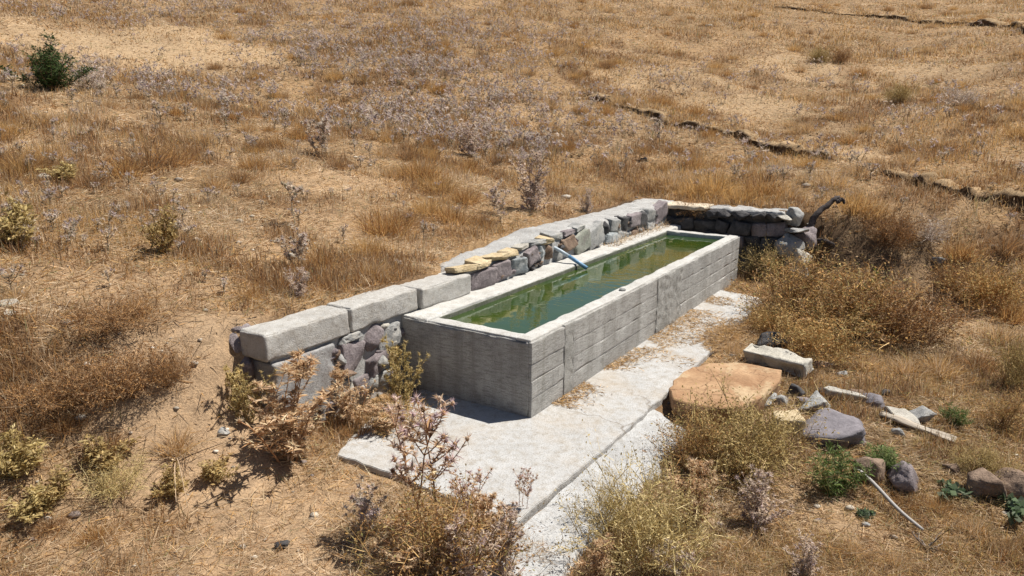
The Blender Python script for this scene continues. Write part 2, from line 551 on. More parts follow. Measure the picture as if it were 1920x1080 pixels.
for bi, (pts, hgt, run) in enumerate(BANKS):
    pts = np.array(pts); sl = np.concatenate([[0], np.cumsum(np.hypot(*np.diff(pts, axis=0).T))])
    m_ = int(sl[-1] / (.05 if bi < 2 else .12)); q = np.linspace(0, sl[-1], m_)
    cx_, cy_ = np.interp(q, sl, pts[:, 0]), np.interp(q, sl, pts[:, 1])
    cx_ = np.convolve(np.pad(cx_, 6, 'edge'), np.ones(13) / 13, 'valid'); cy_ = np.convolve(np.pad(cy_, 6, 'edge'), np.ones(13) / 13, 'valid')
    tx, ty = np.gradient(cx_), np.gradient(cy_); tl_ = np.hypot(tx, ty); px_, py_ = -ty / tl_, tx / tl_      # uphill normal
    tt_ = q / sl[-1]
    amp = hgt * sstep(0, .08, tt_) * sstep(1.0, .94, tt_) * (0.35 + 0.9 * noise2(tt_ * 17 + 3, tt_ * 0, 5)) * (.75 + .5 * noise2(q * 1.3, q * 0, 6)) * sstep(.02, .15, noise2(q * .55 + 5, q * 0, 9))
    wob = (fbm2(q * .9, q * 0, 14 + bi) - .5) * .5 * hgt / .34 + (noise2(q * 6, q * 0, 4) - .5) * .08
    rows = []; cols = []
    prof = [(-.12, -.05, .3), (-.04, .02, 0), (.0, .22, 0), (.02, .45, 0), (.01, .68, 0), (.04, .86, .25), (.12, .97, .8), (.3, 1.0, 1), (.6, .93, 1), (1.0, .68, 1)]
    zb0 = terrain0(cx_, cy_)
    for k_, (dd_, hh_, cc_) in enumerate(prof):
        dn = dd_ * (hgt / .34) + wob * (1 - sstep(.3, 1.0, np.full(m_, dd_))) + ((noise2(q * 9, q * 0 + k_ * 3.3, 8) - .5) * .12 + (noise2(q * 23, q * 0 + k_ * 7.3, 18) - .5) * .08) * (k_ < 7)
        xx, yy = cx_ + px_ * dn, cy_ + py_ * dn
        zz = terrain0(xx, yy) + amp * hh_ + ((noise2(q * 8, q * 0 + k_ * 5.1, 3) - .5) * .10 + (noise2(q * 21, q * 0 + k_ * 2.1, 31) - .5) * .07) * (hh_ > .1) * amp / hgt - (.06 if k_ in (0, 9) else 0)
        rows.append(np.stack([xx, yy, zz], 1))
        cols.append(np.repeat((np.array([.11, .072, .045]) * (1 - cc_) + np.array([.34, .24, .14]) * cc_)[None], m_, 0) * (.75 + .5 * noise2(q * 5, q * 0 + k_, 2))[:, None])  # face rows: bare soil darkened with painted shade; lip rows: straw
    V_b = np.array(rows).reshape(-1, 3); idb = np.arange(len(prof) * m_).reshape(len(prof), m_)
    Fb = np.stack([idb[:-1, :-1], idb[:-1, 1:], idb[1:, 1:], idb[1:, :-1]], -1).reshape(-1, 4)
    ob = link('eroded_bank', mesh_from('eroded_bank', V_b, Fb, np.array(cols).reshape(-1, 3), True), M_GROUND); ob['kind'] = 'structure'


# ------------------------------------------------------------------ stone and concrete shapes
def rounded_box(lo, hi, r, step, amp, seed, freq=9.0, chip=0.0, top_fn=None):
    lo = np.array(lo, float); hi = np.array(hi, float)
    Vs = []; Fs = []; n0 = 0
    for ax in range(3):
        a, b = [(1, 2), (2, 0), (0, 1)][ax]
        na = max(2, int(math.ceil((hi[a] - lo[a]) / step)) + 1); nb = max(2, int(math.ceil((hi[b] - lo[b]) / step)) + 1)

        def ticks(l, h, n):
            t = np.linspace(l, h, n)
            return np.unique(np.concatenate([t, [l + r * .5, l + r, h - r, h - r * .5]])) if h - l > 2.2 * r else t
        ta = ticks(lo[a], hi[a], na); tb = ticks(lo[b], hi[b], nb)
        A, B = np.meshgrid(ta, tb)
        for s in (0, 1):
            P = np.zeros(A.shape + (3,)); P[..., a] = A; P[..., b] = B; P[..., ax] = hi[ax] if s else lo[ax]
            m, n = A.shape; id_ = np.arange(m * n).reshape(m, n) + n0
            q = np.stack([id_[:-1, :-1], id_[:-1, 1:], id_[1:, 1:], id_[1:, :-1]], -1).reshape(-1, 4)
            Fs.append(q if s else q[:, ::-1]); Vs.append(P.reshape(-1, 3)); n0 += m * n
    P = np.concatenate(Vs)
    inner = np.clip(P, lo + r, hi - r)
    n = unit(P - inner)
    Q = inner + n * r
    Q = Q + n * ((noise3(P * freq + seed, 1) - .5) * 2 * amp + (noise3(P * freq * 4 + seed, 2) - .5) * amp)[:, None]
    if chip:
        e = np.sort(np.minimum(P - lo, hi - P), axis=1)[:, 1]
        k = np.exp(-e / (chip * 1.4)) * sstep(.48, .8, noise3(P * 6.5 + seed * 3, 4))
        Q = Q - n * (k * chip)[:, None]
    if top_fn is not None:
        Q = top_fn(Q)
    bm = bmesh.new()
    me = mesh_from('tmp', Q, np.concatenate(Fs))
    bm.from_mesh(me); bpy.data.meshes.remove(me)
    bmesh.ops.remove_doubles(bm, verts=bm.verts, dist=1e-5)
    out = bpy.data.meshes.new('block'); bm.to_mesh(out); bm.free()
    out.polygons.foreach_set('use_smooth', np.ones(len(out.polygons), bool))
    return out


_ICO = {}


def ico(sub):
    if sub not in _ICO:
        bm = bmesh.new(); bmesh.ops.create_icosphere(bm, subdivisions=sub, radius=1)
        V = np.array([v.co[:] for v in bm.verts]); F = np.array([[v.index for v in f.verts] for f in bm.faces]); bm.free()
        _ICO[sub] = (unit(V), F)
    return _ICO[sub]


def rock_mesh(size, seed, boxy=.0, nplanes=13, sub=3, rough=.05, flat_bottom=False):
    """angular stone: convex hull of scattered points, edges chipped, faces roughened"""
    rng = np.random.default_rng(seed)
    if boxy:
        pts = np.array([(x, y, z) for x in (-1, 1) for y in (-1, 1) for z in (-1, 1)]) * (1 - np.abs(rng.normal(0, .22, (8, 3))))
        pts = np.concatenate([pts, unit(rng.normal(size=(5, 3))) * rng.uniform(.9, 1.15, (5, 1))])
    else:
        pts = unit(rng.normal(size=(nplanes + 2, 3))) * rng.uniform(.75, 1.0, (nplanes + 2, 1))
    bm = bmesh.new()
    for q in pts: bm.verts.new(q)
    r = bmesh.ops.convex_hull(bm, input=bm.verts)
    bmesh.ops.delete(bm, geom=list({e for e in r['geom_interior'] if isinstance(e, bmesh.types.BMVert)}), context='VERTS')
    bmesh.ops.dissolve_limit(bm, angle_limit=.30, verts=bm.verts, edges=bm.edges)
    bmesh.ops.bevel(bm, geom=list(bm.edges), offset=.07 if sub > 2 else .055, segments=1, affect='EDGES', clamp_overlap=True)
    bmesh.ops.triangulate(bm, faces=bm.faces)
    for _ in range(2 if sub > 2 else 1):
        le = [e for e in bm.edges if e.calc_length() > .22]
        if le:
            bmesh.ops.subdivide_edges(bm, edges=le, cuts=1 if sub < 3 else 2)
            bmesh.ops.triangulate(bm, faces=bm.faces)
    P = np.array([v.co[:] for v in bm.verts])
    bm.verts.index_update()
    F = np.array([[v.index for v in f.verts] for f in bm.faces]); bm.free()
    P = P - (P.max(0) + P.min(0)) / 2
    P = P / np.abs(P).max(0)
    P = P + unit(P) * ((noise3(P * 1.9 + seed, 3) - .5)[:, None] * rough * 3.5 + (noise3(P * 6 + seed, 5) - .5)[:, None] * rough * 2.0)
    P = P * (np.array(size) / 2)
    return mesh_from('rock', P, F)


def prism_mesh(poly, z0, z1, bev=0.0):
    """slab with an outline polygon (list of x, y), given thickness"""
    bm = bmesh.new()
    top = [bm.verts.new((x, y, z1)) for x, y in poly]
    f = bm.faces.new(top)
    if f.normal.z < 0: f.normal_flip()
    bm.normal_update()
    r = bmesh.ops.extrude_face_region(bm, geom=[f])
    vs = [e for e in r['geom'] if isinstance(e, bmesh.types.BMVert)]
    for v in vs: v.co.z = z0
    bmesh.ops.recalc_face_normals(bm, faces=bm.faces)
    if bev:
        ed = [e for e in bm.edges if all(abs(v.co.z - z1) < 1e-6 for v in e.verts)]
        bmesh.ops.bevel(bm, geom=ed, offset=bev, segments=2, affect='EDGES')
    bmesh.ops.triangulate(bm, faces=bm.faces)
    me = bpy.data.meshes.new('slab'); bm.to_mesh(me); bm.free()
    return me


def jitter_poly(poly, step, amp, seed, closed=True):
    out = []
    n = len(poly)
    rng = np.random.default_rng(seed)
    for i in range(n if closed else n - 1):
        a = np.array(poly[i], float); b = np.array(poly[(i + 1) % n], float)
        m = max(1, int(np.linalg.norm(b - a) / step))
        for j in range(m):
            p = a + (b - a) * j / m
            out.append(tuple(p + (rng.normal(0, amp, 2) if j else 0)))
    return out


# ------------------------------------------------------------------ concrete slab round the trough
slab = empty('concrete_slab', (O[0], O[1], 0), ROTZ)
tag(slab, 'pale bleached concrete slab on the ground along the front of the trough', 'slab')
sp = [(-1.58, 1.03), (-1.56, .42), (-1.60, -.2), (-1.64, -.86), (-.76, -.87), (-.05, -.90), (1.37, -.89), (2.75, -.87), (4.22, -.83), (6.0, -.78), (6.18, -.3), (6.22, .1), (6.0, .35), (2, .5), (.35, .9), (.05, 1.4), (-.55, 1.42), (-.95, 1.30), (-1.3, 1.18)]
link('slab_top', prism_mesh(jitter_poly(sp, .10, .007, 4), -.14, 0.0, .006), M_SLAB, slab)
# sloping apron below the front edge
ap = Acc()
ua = np.arange(-2.15, 1.25, .06); va = np.linspace(-.885, -1.34, 9)
UA, VA = np.meshgrid(ua, va)
ZA = -.045 - .30 * np.clip(-VA - .9, 0, 1) - (fbm2(UA * 4, VA * 4, 9) - .5) * .05
edge_u = sstep(1.25, .9, UA + (noise2(VA * 9, VA * 0, 8) - .5) * .2)
VA2 = VA + (noise2(UA * 5, UA * 0, 6) - .5) * .09 * (np.arange(9)[:, None] / 8)
ZA = ZA - .12 * (1 - edge_u) - .10 * (np.arange(9)[:, None] == 8)
n, m = UA.shape; id_ = np.arange(n * m).reshape(n, m)
Fq = np.stack([id_[:-1, :-1], id_[1:, :-1], id_[1:, 1:], id_[:-1, 1:]], -1).reshape(-1, 4)
link('sloping_apron', mesh_from('apron', np.stack([UA, VA2, ZA], -1).reshape(-1, 3), Fq, None, True), concrete_mat('apron_concrete', (.47, .47, .465), (.36, .36, .355), 1.2, 1.0, .45, (.26, .24, .215), .35), slab)

# ------------------------------------------------------------------ trough
TL, TW, TH = 7.2, 1.615, .80
trough = empty('water_trough', (O[0], O[1], 0), ROTZ)
tag(trough, 'long open-topped concrete water trough full of green water', 'water trough')


def wavy(amp, seed):
    def f(Q):
        Q = Q.copy()
        k = sstep(TH - .12, TH, Q[:, 2])
        Q[:, 2] += k * (noise2(Q[:, 0] * 1.7 + seed, Q[:, 1] * 1.7, 7) - .5) * amp
        return Q
    return f


link('front_wall', rounded_box((0.012, .018, -.1), (TL - .01, .18, TH), .010, .04, .003, 1, 9, .014, wavy(.010, 3)), M_RIM, trough)
link('end_wall', rounded_box((.018, .182, -.1), (.18, 1.30, TH - .004), .010, .04, .003, 2, 9, .012, wavy(.010, 5)), M_RIM, trough)
link('far_wall', rounded_box((TL - .19, .182, -.1), (TL, 1.30, TH - .006), .014, .05, .005, 3, 9, .02, wavy(.02, 7)), M_RIM, trough)
link('back_ledge', rounded_box((.012, 1.302, -.1), (TL + .65, 1.69, TH - .002), .018, .05, .007, 4, 9, .03, wavy(.03, 9)), M_RIM, trough)
link('floor', rounded_box((.16, .16, -.12), (TL - .16, 1.32, -.02), .01, .3, .002, 5), M_ALGAE, trough)
# damp dark band on the inside just above the water
link('waterline_stain', rounded_box((.181, 1.290, .55), (TL - .2, 1.306, .772), .004, .06, .004, 6), M_ALGAE, trough)

ZC = [(-.06, .1993), (.2007, .3753), (.3767, .5553), (.5567, .774)]
for (u0, u1) in ((.0, .66), (.86, 3.25), (4.20, TL)):
    for i, (z0, z1) in enumerate(ZC):
        off = random.Random(int(u0 * 100) + i).uniform(-.003, .003)
        link('concrete_course', rounded_box((u0, -.004 + off, z0), (u1, .03, z1), .0025, .03, .0014, 10 + i + u0, 13, .0035), M_CONC, trough)
link('patched_band', rounded_box((3.240, -.014, -.06), (4.210, .03, .785), .010, .035, .010, 31, 16, .02), M_ROUGH, trough)
link('patched_band', rounded_box((.650, -.012, -.06), (.870, .03, .79), .010, .03, .008, 32, 16, .02), M_ROUGH, trough)
link('end_face', rounded_box((.0, .032, -.06), (.03, TW, .774), .003, .03, .003, 50, 7, .006), M_CONC, trough)
# worn rim strip on the very edge
# water
m, nt, p = new_mat('murky_water')
tc = nd(nt, 'ShaderNodeTexCoord')
n1 = nd(nt, 'ShaderNodeTexNoise', Scale=1.1, Detail=5.0, Roughness=.6); nt.links.new(tc.outputs['Object'], n1.inputs['Vector'])
cw = ramp(nt, n1.outputs[0], [(.3, (.020, .050, .012)), (.55, (.036, .064, .009)), (.75, (.062, .076, .006))])
nt.links.new(cw, p.inputs['Base Color'])
p.inputs['Roughness'].default_value = .01
p.inputs['IOR'].default_value = 1.52
p.inputs['Specular IOR Level'].default_value = .5
p.inputs['Coat Weight'].default_value = .35; p.inputs['Coat IOR'].default_value = 1.5; p.inputs['Coat Roughness'].default_value = .01
mp = nd(nt, 'ShaderNodeMapping'); mp.inputs['Scale'].default_value = (1.0, .45, 1); mp.inputs['Rotation'].default_value = (0, 0, .35)
nt.links.new(tc.outputs['Object'], mp.inputs[0])
w1 = nd(nt, 'ShaderNodeTexNoise', Scale=9.0, Detail=2.0, Roughness=.5); nt.links.new(mp.outputs[0], w1.inputs['Vector'])
bp = nd(nt, 'ShaderNodeBump', Strength=.13, Distance=.02); nt.links.new(w1.outputs[0], bp.inputs['Height'])
nt.links.new(bp.outputs[0], p.inputs['Normal'])
M_WATER = m
Ug, Vg = np.meshgrid(np.linspace(.17, TL - .17, 60), np.linspace(.17, 1.31, 12))
id_ = np.arange(Ug.size).reshape(Ug.shape)
Fq = np.stack([id_[:-1, :-1], id_[:-1, 1:], id_[1:, 1:], id_[1:, :-1]], -1).reshape(-1, 4)
wt = link('water', mesh_from('water', np.stack([Ug, Vg, Ug * 0], -1).reshape(-1, 3), Fq, None, True), M_WATER, None, (O[0], O[1], .725), ROTZ)
wt['kind'] = 'structure'

# ------------------------------------------------------------------ retaining wall behind the trough
wall = empty('retaining_wall', (O[0], O[1], 0), ROTZ)
tag(wall, 'low rubble stone retaining wall with cement top running behind the trough', 'wall')
TOPU = [-1.8, 1.15, 1.25, 2.4, 2.7, 3.4, 3.55, 4.4, 6.0, 8.4]
TOPZ = [1.0, 1.0, 1.10, 1.13, 1.16, 1.19, 1.25, 1.22, 1.20, 1.22]


def topz(u): return np.interp(u, TOPU, TOPZ)


# mortar core with gravelly cement top
us = np.arange(-1.72, 8.46, .045); vs = np.array([1.63, 1.645, 1.68, 1.72, 1.77, 1.83, 1.9, 1.98, 2.06, 2.14, 2.22, 2.30, 2.38, 2.46, 2.52, 2.56])
UA, VA = np.meshgrid(us, vs)
tt = (VA - 1.66) / .9
vfar = 1.66 + tt * np.interp(UA, [-1.72, 1.0, 1.3, 2.0, 8], [.30, .30, .62, .80, .88])
VA = vfar + (noise2(UA * 3.2, UA * 0, 15) - .5) * .16 * sstep(.5, 1, tt)
ZA = topz(UA) - .10 * sstep(.75, 1.0, tt) - .02 + (fbm2(UA * 5, VA * 5, 16) - .5) * .05 + (noise2(UA * 28, VA * 28, 17) - .5) * .022 - .05 * sstep(.06, 0, tt)
ZA[0] = -.1; ZA[1] = np.minimum(ZA[1], topz(UA[1]) - .14)
VA[0] += (fbm2(us * 4, us * 0, 18) - .5) * .03
ZA[-1] -= .25
id_ = np.arange(UA.size).reshape(UA.shape)
Fq = np.stack([id_[:-1, :-1], id_[:-1, 1:], id_[1:, 1:], id_[1:, :-1]], -1).reshape(-1, 4)
link('cement_top', mesh_from('cement', np.stack([UA, VA, ZA], -1).reshape(-1, 3), Fq, None, False), M_MORTAR, wall)
link('end_core', rounded_box((-1.70, 1.68, -.1), (-1.2, 2.0, .80), .03, .06, .02, 44), M_MORTAR, wall)
for k, (u0, u1, s) in enumerate(((-1.79, -.785, 0), (-.765, .245, .004), (.275, 1.20, -.012))):
    link('coping_block', rounded_box((u0, 1.605 + s * 2, .80 + s), (u1, 1.97, 1.055 + s), .026, .025, .0045, 60 + k, 12, .024), M_COPING, wall)


def wstone(u0, u1, z0, z1, mat, seed, depth=.20, v0=1.60, boxy=None, tilt=None):
    q = random.Random(seed)
    thin = z1 - z0 < .11
    k = 1.0 if thin else q.uniform(.94, 1.12)
    me = rock_mesh(((u1 - u0) * k + .01, depth * q.uniform(.85, 1.25), (z1 - z0) * (1.0 if thin else q.uniform(.92, 1.10))), seed, (q.random() < .5 or thin or u1 - u0 > .3) if boxy is None else boxy, sub=3 if (u1 - u0) > .24 else 2, rough=.05)
    o = link('stone', me, mat, wall)
    o.location = ((u0 + u1) / 2, v0 + depth / 2 + q.uniform(-.015, .02), (z0 + z1) / 2 + (0 if thin else q.uniform(-.012, .012)))
    o.rotation_euler = (q.uniform(-.12, .12), q.uniform(-.05, .05) if thin else q.uniform(-.3, .3), q.uniform(-.2, .2))
    return o


for i, a in enumerate([
    # right of the coping, lower row
    (1.24, 1.78, .80, 1.03, R_PURPLE), (1.76, 2.14, .82, 1.06, R_PURPLE), (2.15, 2.50, .82, 1.05, R_BLUE), (2.50, 2.64, .80, .95, R_DARK), (2.55, 2.80, .90, 1.11, R_PURPLE), (2.80, 3.04, .92, 1.13, R_BLUE), (2.82, 3.05, .80, .93, R_DARK),
    (3.05, 3.30, .86, 1.10, R_BROWN), (3.55, 3.95, .90, 1.12, R_BROWN), (3.33, 3.52, .80, .96, R_GREY), (3.96, 4.40, .84, 1.15, R_GREEN), (4.42, 4.92, .84, 1.16, R_GREY), (4.95, 5.22, .96, 1.17, R_DARK), (4.98, 5.5, .80, 1.0, R_BLUE),
    (5.25, 5.62, .98, 1.19, R_GREY), (5.65, 6.0, .92, 1.18, R_DARK), (6.0, 6.42, .95, 1.18, R_PURPLE), (6.45, 6.78, .92, 1.19, R_DARK), (6.8, 7.25, .94, 1.21, R_GREY), (7.3, 7.8, .9, 1.2, R_PURPLE), (5.55, 5.95, .78, .92, R_GREY), (6.05, 6.6, .78, .93, R_BROWN), (6.7, 7.2, .78, .92, R_GREY),
    # flat stones along the top edge
    (1.0, 1.42, 1.045, 1.125, R_TAN), (1.36, 1.72, 1.06, 1.14, R_TAN), (1.66, 2.10, 1.07, 1.155, R_TAN), (2.10, 2.36, 1.07, 1.16, R_TAN), (2.42, 2.70, 1.11, 1.17, R_PALE), (2.7, 3.02, 1.12, 1.19, R_GREY), (3.02, 3.32, 1.11, 1.2, R_TAN), (3.3, 3.62, 1.12, 1.22, R_GREY), (3.6, 3.98, 1.13, 1.22, R_PURPLE), (4.0, 4.35, 1.15, 1.24, R_GREY),
    # left of the trough, below the coping
    (-.95, -.60, .36, .72, R_PURPLE), (-.60, -.30, .52, .80, R_PURPLE), (-.36, -.02, .48, .78, R_GREY), (-.58, -.12, .30, .52, R_PURPLE), (-1.08, -.78, .19, .36, R_PALE), (-.77, -.50, .10, .32, R_PURPLE), (-.48, -.1, .08, .28, R_GREY), (-.95, -.62, .72, .80, R_GREY),
]):
    d = .22 if a[3] - a[2] < .11 else .2
    wstone(*a[:4], a[4], 100 + i, d, 1.578 + (.012 if i % 3 == 0 else -.008 if i % 3 == 1 else 0) + (.035 if d > .2 else 0))
rf = random.Random(8)
for i in range(46):                                  # small stones wedged in the joints
    u_ = rf.uniform(1.3, 7.6) if i < 34 else rf.uniform(-1.4, -.05)
    z_ = rf.uniform(.80, .84) + rf.choice([0, .17]) if i < 34 else rf.uniform(.1, .7)
    w_ = rf.uniform(.07, .15)
    wstone(u_, u_ + w_, z_, z_ + rf.uniform(.06, .1), rf.choice([R_GREY, R_PALE, R_PURPLE, R_BROWN, R_DARK]), 700 + i, .1, 1.585, False)
# near end of the wall
link('concrete_block', rounded_box((-1.73, 1.60, .02), (-1.0, 1.93, .765), .02, .04, .008, 63, 9, .03), concrete_mat('grey_block_concrete', (.40, .395, .385), (.28, .275, .27), 1.6, 1.0, .45, (.2, .17, .16), .4), wall)
for i, (z0_, z1_, mt_s) in enumerate(((-.05, .30, R_PURPLE), (.28, .58, R_GREY), (.56, .80, R_PURPLE))):
    o = link('stone', rock_mesh((.30, .40, z1_ - z0_ + .05), 176 + i, 1, sub=3), R_PURPLE if i % 2 else R_DARK, wall); o.location = (-1.62, 2.12, (z0_ + z1_) / 2 + .04)
for i, (u0_, u1_, z0_, z1_, mt_s) in enumerate([(-1.2, -.95, -.02, .2, R_PURPLE), (-.5, -.28, .28, .5, R_GREY), (-.3, -.02, .05, .3, R_PURPLE), (-1.0, -.8, .36, .5, R_BROWN), (-.3, -.04, .3, .5, R_BROWN), (-1.1, -.95, .5, .74, R_PURPLE), (-.62, -.45, .1, .3, R_GREY), (-.98, -.84, .5, .7, R_GREY)]):
    wstone(u0_, u1_, z0_, z1_, mt_s, 760 + i, .2, 1.56, False)
for i, (u, v, z, s, mt) in enumerate([(-1.76, 2.06, .93, (.2, .24, .22), R_PURPLE), (-1.74, 2.0, .70, (.26, .34, .24), R_PURPLE), (-1.70, 2.18, .60, (.3, .26, .3), R_GREY), (-1.72, 2.04, 1.02, (.16, .2, .1), R_PURPLE)]):
    o = link('stone', rock_mesh(s, 180 + i, 0, 12, 2), mt, wall); o.location = (u, v, z)

# ------------------------------------------------------------------ return wall at the far end
rw = empty('return_wall', (O[0], O[1], 0), ROTZ)
tag(rw, 'shaded rubble wall closing off the far end behind the trough', 'wall')
link('wall_core', rounded_box((7.98, -.55, -.2), (8.55, 2.1, 1.10), .05, .06, .03, 71, 5, .05), R_DARK, rw)  # near-black core and stones: dark rock that also paints in the wall's shade
rr = random.Random(5)
z = -.02; k = 0
while z < .95:
    h = rr.uniform(.2, .32); v = -.62
    while v < 1.75:
        w = rr.uniform(.25, .5)
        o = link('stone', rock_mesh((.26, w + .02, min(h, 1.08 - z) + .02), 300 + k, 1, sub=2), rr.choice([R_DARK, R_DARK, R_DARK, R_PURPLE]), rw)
        o.location = (7.98 + rr.uniform(-.04, .05), v + w / 2, z + h / 2); o.rotation_euler = (rr.uniform(-.25, .25), rr.uniform(-.2, .2), rr.uniform(-.2, .2)); k += 1
        v += w
    z += h
link('coping_block', rounded_box((7.84, .86, 1.10), (8.42, 1.95, 1.185), .02, .05, .01, 73, 7, .03), concrete_mat('tan_coping', (.62, .53, .40), (.48, .41, .31), 1.2, .5, .2), rw)
link('cement_top', rounded_box((7.92, -.55, 1.05), (8.5, .85, 1.17), .05, .05, .03, 74, 6, .08), M_MORTAR, rw)
for i, v in enumerate((-.45, -.12, .2, .5, .72)):
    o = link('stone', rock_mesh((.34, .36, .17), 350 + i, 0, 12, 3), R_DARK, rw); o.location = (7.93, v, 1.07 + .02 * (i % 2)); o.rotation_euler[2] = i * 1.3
for i, (u, v, z, s, mt, ry) in enumerate([(8.1, -.72, 1.08, (.5, .34, .34), R_GREY, .3), (7.78, -.62, 1.10, (.34, .28, .10), R_PALE, .1), (7.88, -.84, .88, (.46, .34, .09), R_GREY, 0), (7.75, -.72, .60, (.5, .42, .46), R_GREY, 0), (7.7, -.95, .40, (.42, .34, .36), R_PALE, .2), (8.1, -.95, .72, (.4, .4, .4), R_PURPLE, 0), (7.62, -.85, .14, (.5, .45, .4), R_GREY, 0)]):
    o = link('stone', rock_mesh(s, 330 + i, 0, 12, 3), mt, rw); o.location = (u, v, z); o.rotation_euler = (ry, .1, .4 * i)

# ------------------------------------------------------------------ pipe
m, nt, p = new_mat('blue_pipe_plastic')
tc = nd(nt, 'ShaderNodeTexCoord'); n1 = nd(nt, 'ShaderNodeTexNoise', Scale=14.0, Detail=5.0); nt.links.new(tc.outputs['Object'], n1.inputs['Vector'])
nt.links.new(ramp(nt, n1.outputs[0], [(.35, (.10, .24, .42)), (.7, (.26, .42, .56))]), p.inputs['Base Color']); p.inputs['Roughness'].default_value = .45
M_PIPE = m
m, nt, p = new_mat('weathered_pipe'); n1 = nd(nt, 'ShaderNodeTexNoise', Scale=18.0, Detail=5.0)
nt.links.new(ramp(nt, n1.outputs[0], [(.35, (.30, .38, .45)), (.7, (.50, .56, .60))]), p.inputs['Base Color']); p.inputs['Roughness'].default_value = .55
M_PIPE2 = m
m, nt, p = new_mat('pipe_bore_shade'); p.inputs['Base Color'].default_value = (.02, .025, .03, 1)
M_BORE_SHADE = m
pipe = empty('spout_pipe', (O[0], O[1], 0), ROTZ)
tag(pipe, 'blue plastic spout pipe sticking out of the stones over the water', 'pipe')
pp = np.array([(3.34, 1.86, 1.07), (3.36, 1.72, 1.035), (3.375, 1.56, .975), (3.39, 1.42, .905), (3.405, 1.28, .83), (3.42, 1.14, .755)])
a = Acc(); tube(a, pp[:4], .027, .026, (.5, .5, .5), 12); link('weathered_length', a.mesh('pipe', True), M_PIPE2, pipe)
a = Acc(); tube(a, pp[3:], .029, .029, (.5, .5, .5), 12); link('blue_length', a.mesh('pipe', True), M_PIPE, pipe)
dd = pp[-1] - pp[-2]; dd = dd / np.linalg.norm(dd)
a = Acc(); tube(a, [pp[-1] - dd * .01, pp[-1] + dd * .002], .022, .022, (.5, .5, .5), 12); link('bore_shade', a.mesh('bore_shade'), M_BORE_SHADE, pipe)  # near-black disc on the capped end paints the shade inside the pipe

a = Acc(); rngw = np.random.default_rng(55); n = 90
uu = np.where(rngw.uniform(size=n) < .7, rngw.uniform(4.5, 6.9, n), rngw.uniform(.4, 6.9, n)); vv = 1.27 - np.abs(rngw.normal(0, .22, n)); vv = np.clip(vv, .25, 1.27)
az = rngw.uniform(0, 6.28, n)
blades(a, np.column_stack([uu, vv, np.full(n, .729)]), np.column_stack([np.cos(az), np.sin(az), np.zeros(n)]), rngw.uniform(.02, .12, n), rngw.uniform(.003, .009, n), pick([(.45, .38, .2), (.3, .3, .1), (.5, .45, .3)], n, rngw), rngw, 0, 2)
o = link('floating_straw', a.mesh('floating_straw'), M_PLANT, None, (O[0], O[1], 0), ROTZ); tag(o, 'bits of straw floating on the green water', 'litter', None, 'stuff')

# ------------------------------------------------------------------ loose stones and debris
def depth_of(x, y, z):
    return y * math.cos(PITCH) - (z - CAMZ) * math.sin(PITCH)


def loose_rock(name, px, py, wpx, hm, dm, mat, label, seed, boxy=0, rz=0, tilt=0, sub=3, cat='stone', sink=.25):
    """px, py: foot of the stone in the photograph; wpx: width in photo pixels; hm, dm: height and depth in metres"""
    x, y, z, t = ground_at(px, py)
    w = wpx * depth_of(x, y, z) / FOC
    me = rock_mesh((w, dm, hm), seed, boxy, sub=sub)
    o = link(name, me, mat, None, (x, y + dm * .35, z + hm * (.5 - sink)), rz)
    o.rotation_euler[0] = tilt
    return tag(o, label, cat)


# flat orange boulder used as a step
bx, by, bz, _ = ground_at(1355, 775)
bo_px = [(1254, 728), (1262, 712), (1290, 692), (1330, 680), (1380, 679), (1420, 684), (1466, 694), (1464, 708), (1452, 722), (1425, 745), (1392, 760), (1350, 764), (1300, 758), (1262, 748)]
ZT = .09
poly = []
for a_, b_ in bo_px:
    d_ = ray(a_, b_); t_ = (ZT - CAMZ) / d_[2]; poly.append((d_[0] * t_, d_[1] * t_))
cxy = np.mean(poly, 0)
bm = bmesh.new()
poly = np.array(jitter_poly([tuple(np.array(q) - cxy) for q in poly], .09, .008, 3))
rings = [(.80, 0.0), (.92, .003), (.985, -.002), (1.0, -.012), (1.008, -.05), (.985, -.13), (.93, -.24), (.85, -.40)]
R = []
for k, (sc, dz) in enumerate(rings):
    q = poly * sc
    nz = (fbm2(q[:, 0] * 5 + 3, q[:, 1] * 5, 33) - .5) * .03
    if k >= 4: q = q * (1 + (noise2(q[:, 0] * 7, q[:, 1] * 7, 35 + k) - .5)[:, None] * .06)
    R.append([bm.verts.new((x_, y_, ZT + dz + n_)) for (x_, y_), n_ in zip(q, nz)])
for i in range(len(R) - 1):
    for j in range(len(poly)):
        jj = (j + 1) % len(poly)
        bm.faces.new((R[i][j], R[i + 1][j], R[i + 1][jj], R[i][jj]))
inner_prev = R[0]
for sc in (.6, .4, .2):
    q = poly * sc
    nz = (fbm2(q[:, 0] * 5 + 3, q[:, 1] * 5, 33) - .5) * .045
    rg = [bm.verts.new((x_, y_, ZT + .006 + n_)) for (x_, y_), n_ in zip(q, nz)]
    for j in range(len(poly)):
        jj = (j + 1) % len(poly)
        bm.faces.new((rg[j], inner_prev[j], inner_prev[jj], rg[jj]))
    inner_prev = rg
cv = bm.verts.new((0, 0, ZT + .006))
for j in range(len(poly)):
    bm.faces.new((cv, inner_prev[j], inner_prev[(j + 1) % len(poly)]))
bmesh.ops.recalc_face_normals(bm, faces=bm.faces)
me = bpy.data.meshes.new('boulder'); bm.to_mesh(me); bm.free()
o = link('flat_boulder', me, R_ORANGE, None, (cxy[0], cxy[1], 0))
tag(o, 'large flat-topped orange sandstone boulder beside the slab', 'boulder')
loose_rock('stone', 1425, 768, 75, .2, .25, R_GREY, 'grey stone lodged under the right front edge of the orange boulder', 401, sink=.2)

